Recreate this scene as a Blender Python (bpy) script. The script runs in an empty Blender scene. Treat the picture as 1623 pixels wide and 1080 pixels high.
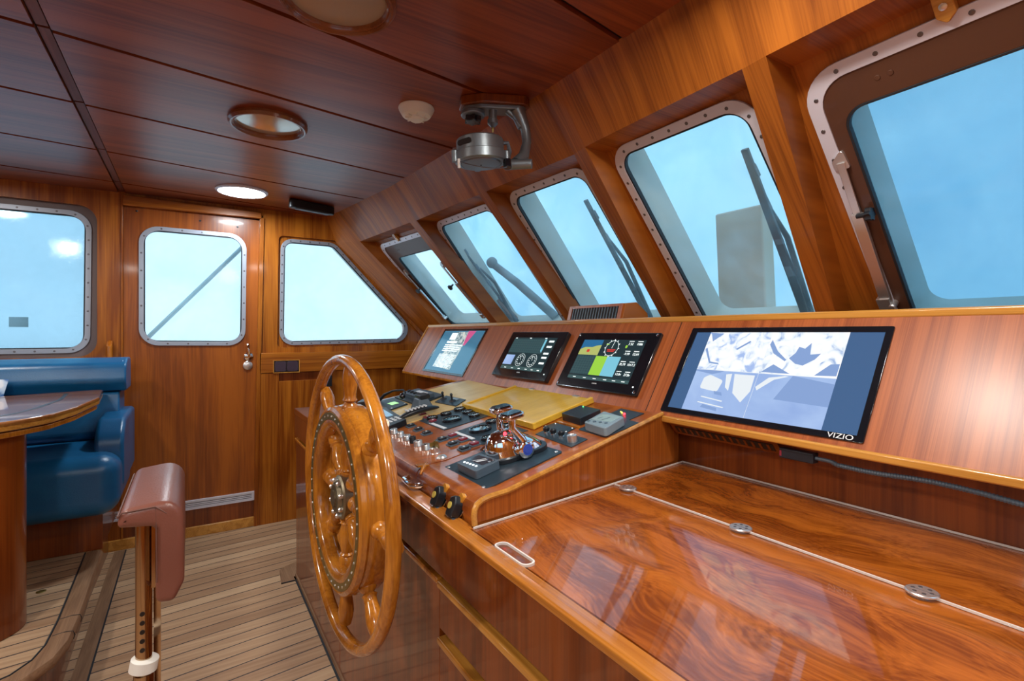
import bpy, bmesh, math, random
from mathutils import Vector, Matrix
PI = math.pi
random.seed(4)
sc = bpy.context.scene
COL = sc.collection
V = Vector

# ------------------------------------------------------------------ camera
TH = math.atan2(511, 808)
cam = bpy.data.cameras.new('camera'); camo = bpy.data.objects.new('camera', cam); COL.objects.link(camo)
camo.location = (0, 0, 1.25); camo.rotation_euler = (PI/2, 0, -TH)
cam.sensor_width = 36; cam.lens = 36*808/1623; cam.shift_y = -12/1623; cam.clip_start = .02
sc.camera = camo
# ------------------------------------------------------------------ world
W = bpy.data.worlds.new('world'); sc.world = W; W.use_nodes = True
bg = W.node_tree.nodes['Background']; bg.inputs[0].default_value = (.60, .83, 1, 1); bg.inputs[1].default_value = 2.1
sc.view_settings.view_transform = 'Standard'; sc.view_settings.look = 'None'
sc.view_settings.exposure = -0.12; sc.view_settings.gamma = 1; sc.view_settings.use_curve_mapping = False
# ------------------------------------------------------------------ cabin downlights: real by door and above dash, the rest added unseen fill
LAMPS = [((.25, 3.27), 10), ((.674, .582), 13), ((-.95, 1.3), 16), ((-1.0, 2.9), 8), ((-.6, -.35), 17), ((-1.9, .9), 10), ((.45, -.6), 8)]
for (lx, ly), e in LAMPS:
    ld = bpy.data.lights.new('downlight', 'AREA'); ld.shape = 'DISK'; ld.size = .15; ld.energy = e; ld.color = (.88, .95, 1) if ly > 3 else (1, .93, .84)
    lo = bpy.data.objects.new('downlight', ld); COL.objects.link(lo); lo.location = (lx, ly, 2.035)

# ------------------------------------------------------------------ materials
def mat(name):
    m = bpy.data.materials.new(name); m.use_nodes = True; nt = m.node_tree
    return m, nt, nt.nodes['Principled BSDF']
def plain(name, c, rough=.5, metal=0, coat=0, emit=0, spec=.5, bump=0, bscale=200):
    m, nt, p = mat(name)
    p.inputs['Base Color'].default_value = (*c, 1); p.inputs['Roughness'].default_value = rough
    p.inputs['Metallic'].default_value = metal; p.inputs['Coat Weight'].default_value = coat
    p.inputs['Specular IOR Level'].default_value = spec
    if emit: p.inputs['Emission Color'].default_value = (*c, 1); p.inputs['Emission Strength'].default_value = emit
    if bump:
        tc = nt.nodes.new('ShaderNodeTexCoord'); n = nt.nodes.new('ShaderNodeTexNoise'); n.inputs['Scale'].default_value = bscale; n.inputs['Detail'].default_value = 4
        b = nt.nodes.new('ShaderNodeBump'); b.inputs['Strength'].default_value = bump; b.inputs['Distance'].default_value = .002
        nt.links.new(tc.outputs['Object'], n.inputs['Vector']); nt.links.new(n.outputs[0], b.inputs['Height']); nt.links.new(b.outputs[0], p.inputs['Normal'])
    return m
def ramp(nt, fac, stops):
    r = nt.nodes.new('ShaderNodeValToRGB'); e = r.color_ramp.elements
    e[0].position = stops[0][0]; e[0].color = (*stops[0][1], 1); e[1].position = stops[-1][0]; e[1].color = (*stops[-1][1], 1)
    for p, c in stops[1:-1]: x = e.new(p); x.color = (*c, 1)
    nt.links.new(fac, r.inputs[0]); return r.outputs[0]
def wood(name, c1, c2, axis='z', across=14, along=.9, rough=.3, coat=.5, crough=.08, figure=0, fine=.35):
    """varnished timber: broad bands plus fine pore streaks running along one axis"""
    m, nt, p = mat(name); N = nt.nodes.new; L = nt.links.new
    tc = N('ShaderNodeTexCoord')
    src = tc.outputs['Object']
    if figure:
        wn = N('ShaderNodeTexNoise'); wn.inputs['Scale'].default_value = 2.2; wn.inputs['Detail'].default_value = 2
        L(src, wn.inputs['Vector']); mx = N('ShaderNodeMix'); mx.data_type = 'VECTOR'; mx.inputs[0].default_value = figure
        L(src, mx.inputs[4]); L(wn.outputs['Color'], mx.inputs[5]); src = mx.outputs[1]
    outs = []
    for k, (sa, sl, det) in enumerate(((across, along, 3), (across*11, along*3, 2))):
        mp = N('ShaderNodeMapping'); s = [sa, sa, sa]
        for ch in axis: s['xyz'.index(ch)] = sl
        mp.inputs['Scale'].default_value = s
        n = N('ShaderNodeTexNoise'); n.inputs['Scale'].default_value = 1; n.inputs['Detail'].default_value = det; n.inputs['Roughness'].default_value = .6
        n.inputs['Distortion'].default_value = .6 if k == 0 else 0
        L(src, mp.inputs[0]); L(mp.outputs[0], n.inputs['Vector']); outs.append(n.outputs[0])
    a = N('ShaderNodeMix'); a.data_type = 'FLOAT'; a.inputs[0].default_value = fine; L(outs[0], a.inputs[2]); L(outs[1], a.inputs[3])
    mid = tuple((x+y)/2 for x, y in zip(c1, c2))
    L(ramp(nt, a.outputs[0], [(.40, c1), (.5, mid), (.60, c2)]), p.inputs['Base Color'])
    p.inputs['Roughness'].default_value = rough; p.inputs['Coat Weight'].default_value = coat; p.inputs['Coat Roughness'].default_value = crough; p.inputs['Specular IOR Level'].default_value = .3
    return m
OR1, OR2 = (.22, .050, .004), (.47, .150, .013)
M = {}
M['wall'] = wood('varnished_teak_upright', OR1, OR2, 'z', 12, coat=.25)
M['wallx'] = wood('varnished_teak_level', OR1, OR2, 'x', 12, coat=.3)
M['wally'] = wood('varnished_teak_fore', OR1, OR2, 'y', 12, coat=.3)
M['post'] = wood('windscreen_teak', (.20, .050, .006), (.42, .125, .014), 'xz', 14, rough=.42, coat=.12)
M['ceil'] = wood('ceiling_mahogany', (.15, .024, .006), (.31, .066, .014), 'x', 10, rough=.40, coat=.30, crough=.30)
M['strip'] = wood('ceiling_strip', (.12, .03, .016), (.20, .055, .03), 'y', 10, rough=.55, coat=.1, crough=.4)
M['cab'] = wood('cabinet_mahogany', (.115, .021, .003), (.23, .050, .006), 'z', 12, rough=.3, coat=.6, crough=.06)
M['dash'] = wood('dash_mahogany', (.25, .056, .014), (.42, .112, .028), 'xz', 40, rough=.40, coat=.4, crough=.30)
M['cons'] = wood('console_mahogany', (.27, .060, .008), (.45, .125, .016), 'x', 16, rough=.28, coat=.6, crough=.08)
M['table'] = wood('chart_table_veneer', (.19, .040, .004), (.47, .130, .014), 'y', 22, 1.8, rough=.25, coat=.25, crough=.03, figure=.26, fine=.38)
M['gold'] = wood('golden_teak_trim', (.40, .16, .022), (.62, .29, .055), 'y', 20, rough=.28, coat=.6)
M['edge'] = wood('edge_teak', (.32, .095, .010), (.52, .19, .026), 'y', 18, rough=.25, coat=.6)
M['wheel'] = wood('wheel_teak', (.31, .095, .009), (.56, .205, .020), 'z', 16, 4, rough=.22, coat=.8, crough=.05)
M['yellow'] = wood('yellow_board', (.66, .37, .025), (.80, .48, .05), 'x', 12, rough=.3, coat=.3)
M['pale'] = wood('pale_deck_board', (.68, .44, .15), (.80, .56, .22), 'x', 12, rough=.35, coat=.2)
M['dark'] = plain('dark_gap', (.012, .006, .004), .6)
M['black'] = plain('black_plastic', (.012, .016, .022), .35)
M['panel'] = plain('black_instrument_panel', (.018, .035, .05), .4)
M['bezel'] = plain('black_bezel', (.006, .008, .012), .12, coat=.5)
M['grey'] = plain('grey_instrument', (.20, .27, .32), .4)
M['dgrey'] = plain('slate_instrument', (.07, .105, .14), .4)
M['alu'] = plain('painted_aluminium', (.68, .67, .75), .42, .2)
M['alu2'] = plain('grey_frame_metal', (.36, .40, .47), .4, .35)
M['gasket'] = plain('black_rubber', (.01, .014, .02), .6)
M['screw'] = plain('screw_steel', (.18, .17, .18), .35, .8)
M['bronze'] = plain('brown_anodised_frame', (.085, .032, .016), .45, coat=.2)
M['chrome'] = plain('chrome', (.86, .87, .9), .05, 1)
M['steel'] = plain('brushed_steel', (.78, .78, .78), .30, .9)
M['cast'] = plain('cast_grey_metal', (.23, .26, .28), .38, .7, bump=.2, bscale=90)
M['brass'] = plain('aged_brass', (.42, .33, .12), .35, .9)
M['hub'] = plain('dull_bronze', (.25, .21, .14), .4, .85)
M['post_brass'] = plain('bronze_tube', (.50, .37, .25), .12, 1)
M['white'] = plain('white_plastic', (.80, .78, .72), .4)
M['acry'] = plain('clear_edge', (.75, .70, .66), .3)
M['seam'] = plain('pale_thread', (.20, .42, .62), .5)
M['red'] = plain('red_button', (.22, .02, .035), .3)
M['led'] = plain('led_disc', (.86, .95, 1), .3, emit=25)
M['ledoff'] = plain('mirror_lens', (.58, .50, .42), .13, .45)
M['wledge'] = plain('white_dot', (.8, .9, .95), .3, emit=1.2)
M['redlamp'] = plain('red_lamp', (1, .02, .03), .3, emit=9)
M['greenlamp'] = plain('green_lamp', (.1, .9, .2), .3, emit=3)
M['yellowlamp'] = plain('yellow_lamp', (.9, .8, .1), .3, emit=3)
M['txt'] = plain('screen_white', (.75, .85, .85), .3, emit=.9)
M['print'] = plain('printed_white', (.8, .82, .84), .4)
M['jamb'] = plain('hull_paint', (.42, .44, .39), .5)
M['fabricblue'] = plain('patterned_cushion', (.55, .68, .82), .8)
def leather(name, c, c2, rough):
    m, nt, p = mat(name); N = nt.nodes.new; L = nt.links.new
    tc = N('ShaderNodeTexCoord'); n = N('ShaderNodeTexNoise'); n.inputs['Scale'].default_value = 5; n.inputs['Detail'].default_value = 5
    v = N('ShaderNodeTexVoronoi'); v.inputs['Scale'].default_value = 260
    n2 = N('ShaderNodeTexNoise'); n2.inputs['Scale'].default_value = 14; n2.inputs['Detail'].default_value = 3
    ad = N('ShaderNodeMath'); ad.operation = 'MULTIPLY_ADD'; ad.inputs[1].default_value = 3
    b = N('ShaderNodeBump'); b.inputs['Strength'].default_value = .13; b.inputs['Distance'].default_value = .002
    for x in (n, v, n2): L(tc.outputs['Object'], x.inputs['Vector'])
    L(n2.outputs[0], ad.inputs[0]); L(v.outputs[0], ad.inputs[2]); L(ad.outputs[0], b.inputs['Height']); L(b.outputs[0], p.inputs['Normal'])
    L(ramp(nt, n.outputs[0], [(.35, c), (.65, c2)]), p.inputs['Base Color']); p.inputs['Roughness'].default_value = rough
    return m
M['blue'] = leather('blue_leather', (.005, .085, .215), (.009, .125, .29), .32)
M['brown'] = leather('brown_leather', (.185, .062, .042), (.225, .080, .055), .36)
def teak_deck():
    m, nt, p = mat('laid_teak_deck'); N = nt.nodes.new; L = nt.links.new
    tc = N('ShaderNodeTexCoord'); sx = N('ShaderNodeSeparateXYZ'); L(tc.outputs['Object'], sx.inputs[0])
    def mth(op, a, b=None):
        n = N('ShaderNodeMath'); n.operation = op
        for i, q in enumerate((a, b)):
            if q is None: continue
            if isinstance(q, (int, float)): n.inputs[i].default_value = q
            else: L(q, n.inputs[i])
        return n.outputs[0]
    yy = mth('DIVIDE', mth('SUBTRACT', sx.outputs[1], mth('MULTIPLY', sx.outputs[0], .13)), .074)
    fr = mth('FRACT', yy); cell = mth('FLOOR', yy)
    caulk = mth('LESS_THAN', fr, .075)
    wn = N('ShaderNodeTexWhiteNoise'); wn.noise_dimensions = '1D'; L(cell, wn.inputs['W'])
    mp = N('ShaderNodeMapping'); mp.inputs['Scale'].default_value = (2.5, 60, 1); L(tc.outputs['Object'], mp.inputs[0])
    n = N('ShaderNodeTexNoise'); n.inputs['Scale'].default_value = 1; n.inputs['Detail'].default_value = 4; L(mp.outputs[0], n.inputs['Vector'])
    f = mth('ADD', mth('MULTIPLY', wn.outputs[0], .4), mth('MULTIPLY', n.outputs[0], .6))
    col = ramp(nt, f, [(.25, (.30, .165, .085)), (.5, (.44, .27, .15)), (.75, (.58, .39, .23))])
    mx = N('ShaderNodeMix'); mx.data_type = 'RGBA'; L(caulk, mx.inputs[0]); L(col, mx.inputs[6]); mx.inputs[7].default_value = (.010, .012, .020, 1)
    L(mx.outputs[2], p.inputs['Base Color']); p.inputs['Roughness'].default_value = .55
    return m
M['deck'] = teak_deck()
M['nosing'] = wood('bare_teak_nosing', (.20, .105, .055), (.31, .175, .095), 'y', 22, 2, rough=.6, coat=0)
def glass(name, haze, tint, bumps=.15, refl=.03):
    m = bpy.data.materials.new(name); m.use_nodes = True; nt = m.node_tree; nt.nodes.clear(); N = nt.nodes.new; L = nt.links.new
    o = N('ShaderNodeOutputMaterial'); tr = N('ShaderNodeBsdfTransparent'); tr.inputs[0].default_value = (*tint, 1)
    gl = N('ShaderNodeBsdfGlossy'); gl.inputs['Roughness'].default_value = .03
    tl = N('ShaderNodeBsdfTranslucent'); tl.inputs[0].default_value = (.8, .93, 1, 1)
    lw_ = N('ShaderNodeLayerWeight'); lw_.inputs[0].default_value = .5; pw = N('ShaderNodeMath'); pw.operation = 'POWER'; pw.inputs[1].default_value = 4.5; L(lw_.outputs['Facing'], pw.inputs[0])
    fz = N('ShaderNodeMath'); fz.operation = 'MULTIPLY_ADD'; fz.inputs[1].default_value = .6; fz.inputs[2].default_value = refl; L(pw.outputs[0], fz.inputs[0])
    a = N('ShaderNodeMixShader'); b = N('ShaderNodeMixShader')
    tc = N('ShaderNodeTexCoord'); n = N('ShaderNodeTexNoise'); n.inputs['Scale'].default_value = 9; n.inputs['Detail'].default_value = 6
    L(tc.outputs['Object'], n.inputs['Vector']); r = N('ShaderNodeMapRange'); r.inputs[1].default_value = .35; r.inputs[2].default_value = .7; r.inputs[3].default_value = haze*.6; r.inputs[4].default_value = haze*1.3
    L(n.outputs[0], r.inputs[0]); L(r.outputs[0], a.inputs[0]); L(tr.outputs[0], a.inputs[1]); L(tl.outputs[0], a.inputs[2])
    v = N('ShaderNodeTexNoise'); v.inputs['Scale'].default_value = 170; L(tc.outputs['Object'], v.inputs['Vector'])
    bp = N('ShaderNodeBump'); bp.inputs['Strength'].default_value = bumps; bp.inputs['Distance'].default_value = .001; L(v.outputs[0], bp.inputs['Height']); L(bp.outputs[0], gl.inputs['Normal'])
    L(fz.outputs[0], b.inputs[0]); L(a.outputs[0], b.inputs[1]); L(gl.outputs[0], b.inputs[2]); L(b.outputs[0], o.inputs[0])
    return m
M['glass'] = glass('misted_glass', .10, (.96, .985, .99))
M['glassc'] = glass('clear_sheet', .0, (1, .99, .98), 0, .018)
M['glassm'] = glass('screened_glass', .12, (.66, .78, .84))
def cover(name, ca, cb):
    m = bpy.data.materials.new(name); m.use_nodes = True; nt = m.node_tree; nt.nodes.clear(); N = nt.nodes.new; L = nt.links.new
    o = N('ShaderNodeOutputMaterial'); d = N('ShaderNodeBsdfDiffuse'); t = N('ShaderNodeBsdfTranslucent'); mx = N('ShaderNodeMixShader'); mx.inputs[0].default_value = .62
    tc = N('ShaderNodeTexCoord'); n = N('ShaderNodeTexNoise'); n.inputs['Scale'].default_value = 2.2; n.inputs['Detail'].default_value = 4; n.inputs['Distortion'].default_value = .8
    L(tc.outputs['Object'], n.inputs['Vector']); c = ramp(nt, n.outputs[0], [(.3, ca), (.7, cb)])
    L(c, d.inputs[0]); L(c, t.inputs[0]); L(d.outputs[0], mx.inputs[1]); L(t.outputs[0], mx.inputs[2]); L(mx.outputs[0], o.inputs[0])
    return m
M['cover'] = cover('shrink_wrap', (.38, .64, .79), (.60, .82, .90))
M['cover2'] = cover('shrink_wrap_lit_side', (.86, .95, .97), (.97, 1, 1))  # paler copy, stronger daylight on the side sheeting put into its colour
def screenmat(name, stops, scale, strength, stretch=(1, 1, 1), dist=1.0):
    m, nt, p = mat(name); N = nt.nodes.new; L = nt.links.new
    tc = N('ShaderNodeTexCoord'); mp = N('ShaderNodeMapping'); mp.inputs['Scale'].default_value = stretch
    n = N('ShaderNodeTexNoise'); n.inputs['Scale'].default_value = scale; n.inputs['Detail'].default_value = 5; n.inputs['Distortion'].default_value = dist
    L(tc.outputs['Object'], mp.inputs[0]); L(mp.outputs[0], n.inputs['Vector']); c = ramp(nt, n.outputs[0], stops)
    p.inputs['Base Color'].default_value = (.01, .01, .015, 1); p.inputs['Roughness'].default_value = .12
    L(c, p.inputs['Emission Color']); p.inputs['Emission Strength'].default_value = strength
    return m
def scr(name, c, e=.8):
    m, nt, p = mat(name); p.inputs['Base Color'].default_value = (.01, .01, .015, 1); p.inputs['Roughness'].default_value = .12
    p.inputs['Emission Color'].default_value = (*c, 1); p.inputs['Emission Strength'].default_value = e; return m
M['tvbar'] = scr('tv_idle_blue', (.055, .135, .29), 1)
M['cam1'] = screenmat('camera_view_bright', [(.34, (.38, .52, .85)), (.45, (.85, .93, 1)), (.55, (1, 1, 1))], 30, 1.1)
M['cam2'] = screenmat('camera_view_foredeck', [(.33, (.28, .42, .72)), (.43, (.85, .93, 1)), (.52, (1, 1, 1))], 26, 1.1)
M['cam3'] = screenmat('camera_view_blue', [(.3, (.30, .45, .82)), (.7, (.45, .62, .95))], 6, 1.0)
M['camw'] = scr('camera_white', (.9, .96, 1), 1); M['camd'] = scr('camera_mid_blue', (.26, .40, .72), 1)
M['sdark'] = scr('screen_dark', (.012, .035, .04), 1); M['sgrid'] = scr('screen_grid', (.05, .11, .11), 1); M['steal'] = scr('screen_teal_field', (.03, .075, .085), 1)
M['sgreen'] = scr('chart_green', (.36, .72, .06), 1); M['scyan'] = scr('chart_cyan', (.22, .62, .78), 1); M['sred'] = scr('chart_red', (.7, .04, .03), 1)
M['sblue'] = scr('chart_blue', (.02, .16, .35), 1); M['sland'] = scr('chart_land', (.50, .55, .16), 1); M['steel_blue'] = scr('screen_steel', (.045, .19, .31), 1)
M['spage'] = screenmat('page_image', [(.38, (.10, .20, .25)), (.5, (.55, .68, .70)), (.62, (.8, .82, .74))], 40, .9)
M['spink'] = scr('page_pink', (.65, .10, .28), 1); M['slcd'] = scr('lcd_green', (.35, .85, .08), 1); M['slate'] = scr('plotter_screen', (.12, .22, .33), 1)

# ------------------------------------------------------------------ mesh builder
I4 = Matrix.Identity(4)
def fr(o, x, y, z): 
    m = Matrix.Identity(4)
    for i, a in enumerate((x, y, z)):
        for j in range(3): m[j][i] = a[j]
    for j in range(3): m[j][3] = o[j]
    return m
class MB:
    def __init__(s): s.v = []; s.f = []; s.mi = []; s.m = 0
    def add(s, vs, fs, X=I4):
        b = len(s.v); s.v += [X @ V(v) for v in vs]
        for f in fs: s.f.append([b+i for i in f]); s.mi.append(s.m)
        return s
    def box(s, x0, x1, y0, y1, z0, z1, X=I4):
        return s.add([(x, y, z) for x in (x0, x1) for y in (y0, y1) for z in (z0, z1)],
                     [(0, 1, 3, 2), (4, 6, 7, 5), (0, 4, 5, 1), (2, 3, 7, 6), (0, 2, 6, 4), (1, 5, 7, 3)], X)
    def prism(s, poly, h0, h1, X=I4):
        n = len(poly); vs = [(x, y, h0) for x, y in poly]+[(x, y, h1) for x, y in poly]
        return s.add(vs, [tuple(range(n))[::-1], tuple(range(n, 2*n))]+[(i, (i+1) % n, n+(i+1) % n, n+i) for i in range(n)], X)
    def ring(s, a, b, h0, h1, X=I4):
        if len(a) != len(b): return s.holed(list(a), [list(b)], h0, h1, X)
        n = len(a); vs = [(*p, h0) for p in a]+[(*p, h0) for p in b]+[(*p, h1) for p in a]+[(*p, h1) for p in b]; fs = []
        for i in range(n):
            j = (i+1) % n
            fs += [(i, j, n+j, n+i), (2*n+i, 3*n+i, 3*n+j, 2*n+j), (i, 2*n+i, 2*n+j, j), (n+i, n+j, 3*n+j, 3*n+i)]
        return s.add(vs, fs, X)
    def holed(s, outer, holes, h0, h1, X=I4):
        bm = bmesh.new(); loops = []
        for lp in [outer]+holes:
            vs = [bm.verts.new((*p, 0)) for p in lp]; loops.append(vs)
            for i in range(len(vs)): bm.edges.new((vs[i], vs[(i+1) % len(vs)]))
        bmesh.ops.triangle_fill(bm, use_beauty=True, edges=bm.edges[:]); bm.verts.index_update()
        P = [tuple(v.co[:2]) for v in bm.verts]; n = len(P); F = [tuple(v.index for v in f.verts) for f in bm.faces]
        fs = [f[::-1] for f in F]+[tuple(n+i for i in f) for f in F]; k = 0
        for lp in [outer]+holes:
            c = len(lp)
            fs += [(k+i, k+(i+1) % c, n+k+(i+1) % c, n+k+i) for i in range(c)]; k += c
        bm.free()
        return s.add([(*p, h0) for p in P]+[(*p, h1) for p in P], fs, X)
    def lathe(s, prof, X=I4, n=24, cap=True):
        vs = []; fs = []
        for r, h in prof:
            for i in range(n): a = 2*PI*i/n; vs.append((r*math.cos(a), r*math.sin(a), h))
        for k in range(len(prof)-1):
            for i in range(n): j = (i+1) % n; fs.append((k*n+i, k*n+j, (k+1)*n+j, (k+1)*n+i))
        if cap: fs += [tuple(range(n))[::-1], tuple(range((len(prof)-1)*n, len(prof)*n))]
        return s.add(vs, fs, X)
    def torus(s, prof, X=I4, n=72):     # closed (r,h) profile turned about z
        m = len(prof); vs = []; fs = []
        for i in range(n):
            a = 2*PI*i/n; vs += [(r*math.cos(a), r*math.sin(a), h) for r, h in prof]
        for i in range(n):
            j = (i+1) % n
            for k in range(m): l = (k+1) % m; fs.append((i*m+k, j*m+k, j*m+l, i*m+l))
        return s.add(vs, fs, X)
    def tube(s, pts, r, n=10, closed=False, X=I4):
        pts = [V(p) for p in pts]; c = len(pts); rs = r if isinstance(r, (list, tuple)) else [r]*c; vs = []; fs = []; up = None
        for i, p in enumerate(pts):
            a = pts[(i-1) % c] if (i or closed) else p; b = pts[(i+1) % c] if (i < c-1 or closed) else p
            t = (b-a).normalized()
            if up is None: up = t.orthogonal().normalized()
            up = (up-t*up.dot(t)).normalized(); w = t.cross(up)
            vs += [tuple(p+(up*math.cos(2*PI*k/n)+w*math.sin(2*PI*k/n))*rs[i]) for k in range(n)]
        for i in range(c if closed else c-1):
            j = (i+1) % c
            for k in range(n): l = (k+1) % n; fs.append((i*n+k, i*n+l, j*n+l, j*n+k))
        if not closed: fs += [tuple(range(n))[::-1], tuple(range((c-1)*n, c*n))]
        return s.add(vs, fs, X)
    def cyl(s, a, b, r, r2=None, n=16):
        return s.tube([a, b], [r, r if r2 is None else r2], n)
    def ball(s, c, r, X=I4, n=16, sc=(1, 1, 1)):
        prof = [(max(1e-4, math.sin(PI*k/8)), -math.cos(PI*k/8)) for k in range(9)]
        Y = X @ Matrix.Translation(V(c)) @ Matrix.Diagonal((r*sc[0], r*sc[1], r*sc[2], 1))
        return s.lathe(prof, Y, n, False)
    def build(s, name, m, parent=None, bevel=0, seg=2, smooth=35, at=None, kind=None):
        me = bpy.data.meshes.new(name)
        off = V(at) if at is not None else (V(parent['_w']) if parent is not None else V((0, 0, 0)))
        me.from_pydata([tuple(v-off) for v in s.v], [], s.f)
        mats = m if isinstance(m, (list, tuple)) else [m]
        for x in mats: me.materials.append(M[x] if isinstance(x, str) else x)
        me.polygons.foreach_set('material_index', s.mi)
        bm = bmesh.new(); bm.from_mesh(me); bmesh.ops.recalc_face_normals(bm, faces=bm.faces[:]); bm.to_mesh(me); bm.free()
        me.shade_smooth(); me.set_sharp_from_angle(angle=math.radians(smooth))
        o = bpy.data.objects.new(name, me); COL.objects.link(o)
        if parent is not None: o.parent = parent; o.location = off-V(parent['_w'])
        else: o.location = off
        o['_w'] = tuple(off)
        if bevel:
            b = o.modifiers.new('bevel', 'BEVEL'); b.width = bevel; b.segments = seg; b.limit_method = 'ANGLE'; b.angle_limit = math.radians(40); b.harden_normals = True
        if kind: o['kind'] = kind
        return o
def thing(name, label, cat, loc, group=None, kind=None):
    o = bpy.data.objects.new(name, None); COL.objects.link(o); o.location = loc; o.empty_display_size = .05; o['_w'] = tuple(loc)
    if kind: o['kind'] = kind
    else: o['label'] = label; o['category'] = cat
    if group: o['group'] = group
    return o
def tag(o, label, cat, group=None):
    o['label'] = label; o['category'] = cat
    if group: o['group'] = group
    return o
def dup(root, delta, label=None, group=None):
    r = root.copy(); COL.objects.link(r); r.location = V(root.location)+V(delta)
    if label: r['label'] = label
    if group: r['group'] = group
    for ch in list(root.children):
        c = ch.copy(); COL.objects.link(c); c.parent = r
        for g in list(ch.children):
            d = g.copy(); COL.objects.link(d); d.parent = c
    return r
def rpoly(pts, r, seg=8):
    """polygon with rounded corners; r single or per corner"""
    out = []; n = len(pts)
    for i in range(n):
        p = V(pts[i]).to_2d(); a = V(pts[i-1]).to_2d(); b = V(pts[(i+1) % n]).to_2d(); rr = r[i] if isinstance(r, (list, tuple)) else r
        u = (a-p).normalized(); w = (b-p).normalized(); ang = math.acos(max(-1, min(1, u.dot(w))))
        if rr <= 0: out += [tuple(p)]*(seg+1); continue
        d = min(rr/math.tan(ang/2), (a-p).length*.49, (b-p).length*.49); R = d*math.tan(ang/2)
        c = p+(u+w).normalized()*(R/math.sin(ang/2)); s = p+u*d-c; e = p+w*d-c
        a0 = math.atan2(s.y, s.x); da = math.atan2(e.y, e.x)-a0
        while da > PI: da -= 2*PI
        while da < -PI: da += 2*PI
        out += [(c.x+R*math.cos(a0+da*k/seg), c.y+R*math.sin(a0+da*k/seg)) for k in range(seg+1)]
    return out
def inset(pts, d):
    out = []; n = len(pts); A = sum(pts[i][0]*pts[(i+1) % n][1]-pts[(i+1) % n][0]*pts[i][1] for i in range(n))
    sgn = 1 if A > 0 else -1
    for i in range(n):
        p = V((*pts[i], 0)); a = V((*pts[i-1], 0)); b = V((*pts[(i+1) % n], 0))
        e1 = (p-a).normalized(); e2 = (b-p).normalized()
        n1 = V((-e1.y, e1.x, 0))*sgn; n2 = V((-e2.y, e2.x, 0))*sgn; q = (n1+n2)/(1+n1.dot(n2))
        out.append((p.x+q.x*d, p.y+q.y*d))
    return out
def text(s, size, X, m, parent, name='lettering', align='CENTER', ext=.0003, sx=1):
    c = bpy.data.curves.new('t', 'FONT'); c.body = s; c.size = size; c.align_x = align; c.align_y = 'CENTER'; c.extrude = ext
    o = bpy.data.objects.new('t', c); COL.objects.link(o); bpy.context.view_layer.update()
    me = bpy.data.meshes.new_from_object(o.evaluated_get(bpy.context.evaluated_depsgraph_get())); me.name = name
    bpy.data.objects.remove(o); bpy.data.curves.remove(c)
    w = V(parent['_w']) if parent is not None else V((0, 0, 0))
    me.transform(Matrix.Translation(-w) @ X @ Matrix.Diagonal((sx, 1, 1, 1)))
    me.materials.clear(); me.materials.append(M[m])
    q = bpy.data.objects.new(name, me); COL.objects.link(q); q.parent = parent; q['_w'] = tuple(w); return q

# ================================================================== THE ROOM
YW = 3.69; ZC = 2.06
# floor
MB().box(-2.65, 1.70, -.97, 3.75, -.03, 0).build('floor', 'deck', kind='structure')
b = MB(); b.box(-.362, -.312, 1.85, 3.665, 0, .0035); b.m = 1; b.box(-.312, -.306, 1.85, 3.665, 0, .003)
b.build('trim_1', ['nosing', 'gasket'], kind='structure')
b = MB(); b.box(.457, .505, -.9, 2.80, 0, .02); b.m = 1; b.box(.450, .457, -.9, 2.80, 0, .004)
b.m = 0; b.prism(rpoly([(.385, 2.76), (.50, 2.76), (.50, 2.98), (.40, 2.93)], [.005, 0, 0, .05], 5), 0, .004)
b.m = 1; b.box(.385, .457, 2.754, 2.76, 0, .0045)
b.build('trim_2', ['nosing', 'gasket'], kind='structure')
# ceiling : skewed panels with grooves and a lengthwise strip
b = MB(); b.m = 1; b.box(-2.65, 1.12, -.97, 3.77, 2.074, 2.12); b.m = 0
ys = [3.455, 2.888, 2.338, 1.815, 1.32, .81, .30, -.21, -.72]
def yl(i, x, left):
    if i < 0: return 3.72
    if i >= len(ys): return -.97
    return ys[i]+((x+.32)*(.13 if left else .165))
g = .009
for i in range(len(ys)+1):
    for (x0, x1, left) in ((-2.65, -.348, True), (-.312, 1.06, False)):
        y0 = [yl(i, x, left)+(g if i < len(ys) else 0) for x in (x0, x1)]; y1 = [yl(i-1, x, left)-(g if i > 0 else 0) for x in (x0, x1)]
        if min(y1[0]-y0[0], y1[1]-y0[1]) < .01: y1 = [max(a, c+.01) for a, c in zip(y1, y0)]
        b.prism([(x0, y0[0]), (x1, y0[1]), (x1, min(3.72, y1[1])), (x0, min(3.72, y1[0]))], ZC, 2.073)
b.build('ceiling', ['ceil', 'dark'], kind='structure')
b = MB()
for i in range(len(ys)+1):
    b.box(-.343, -.317, (yl(i, -.33, True)+.006 if i < len(ys) else -.97), (yl(i-1, -.33, True)-.006 if i else 3.71), 2.066, 2.074)
b.build('trim_3', 'strip', kind='structure')

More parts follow.
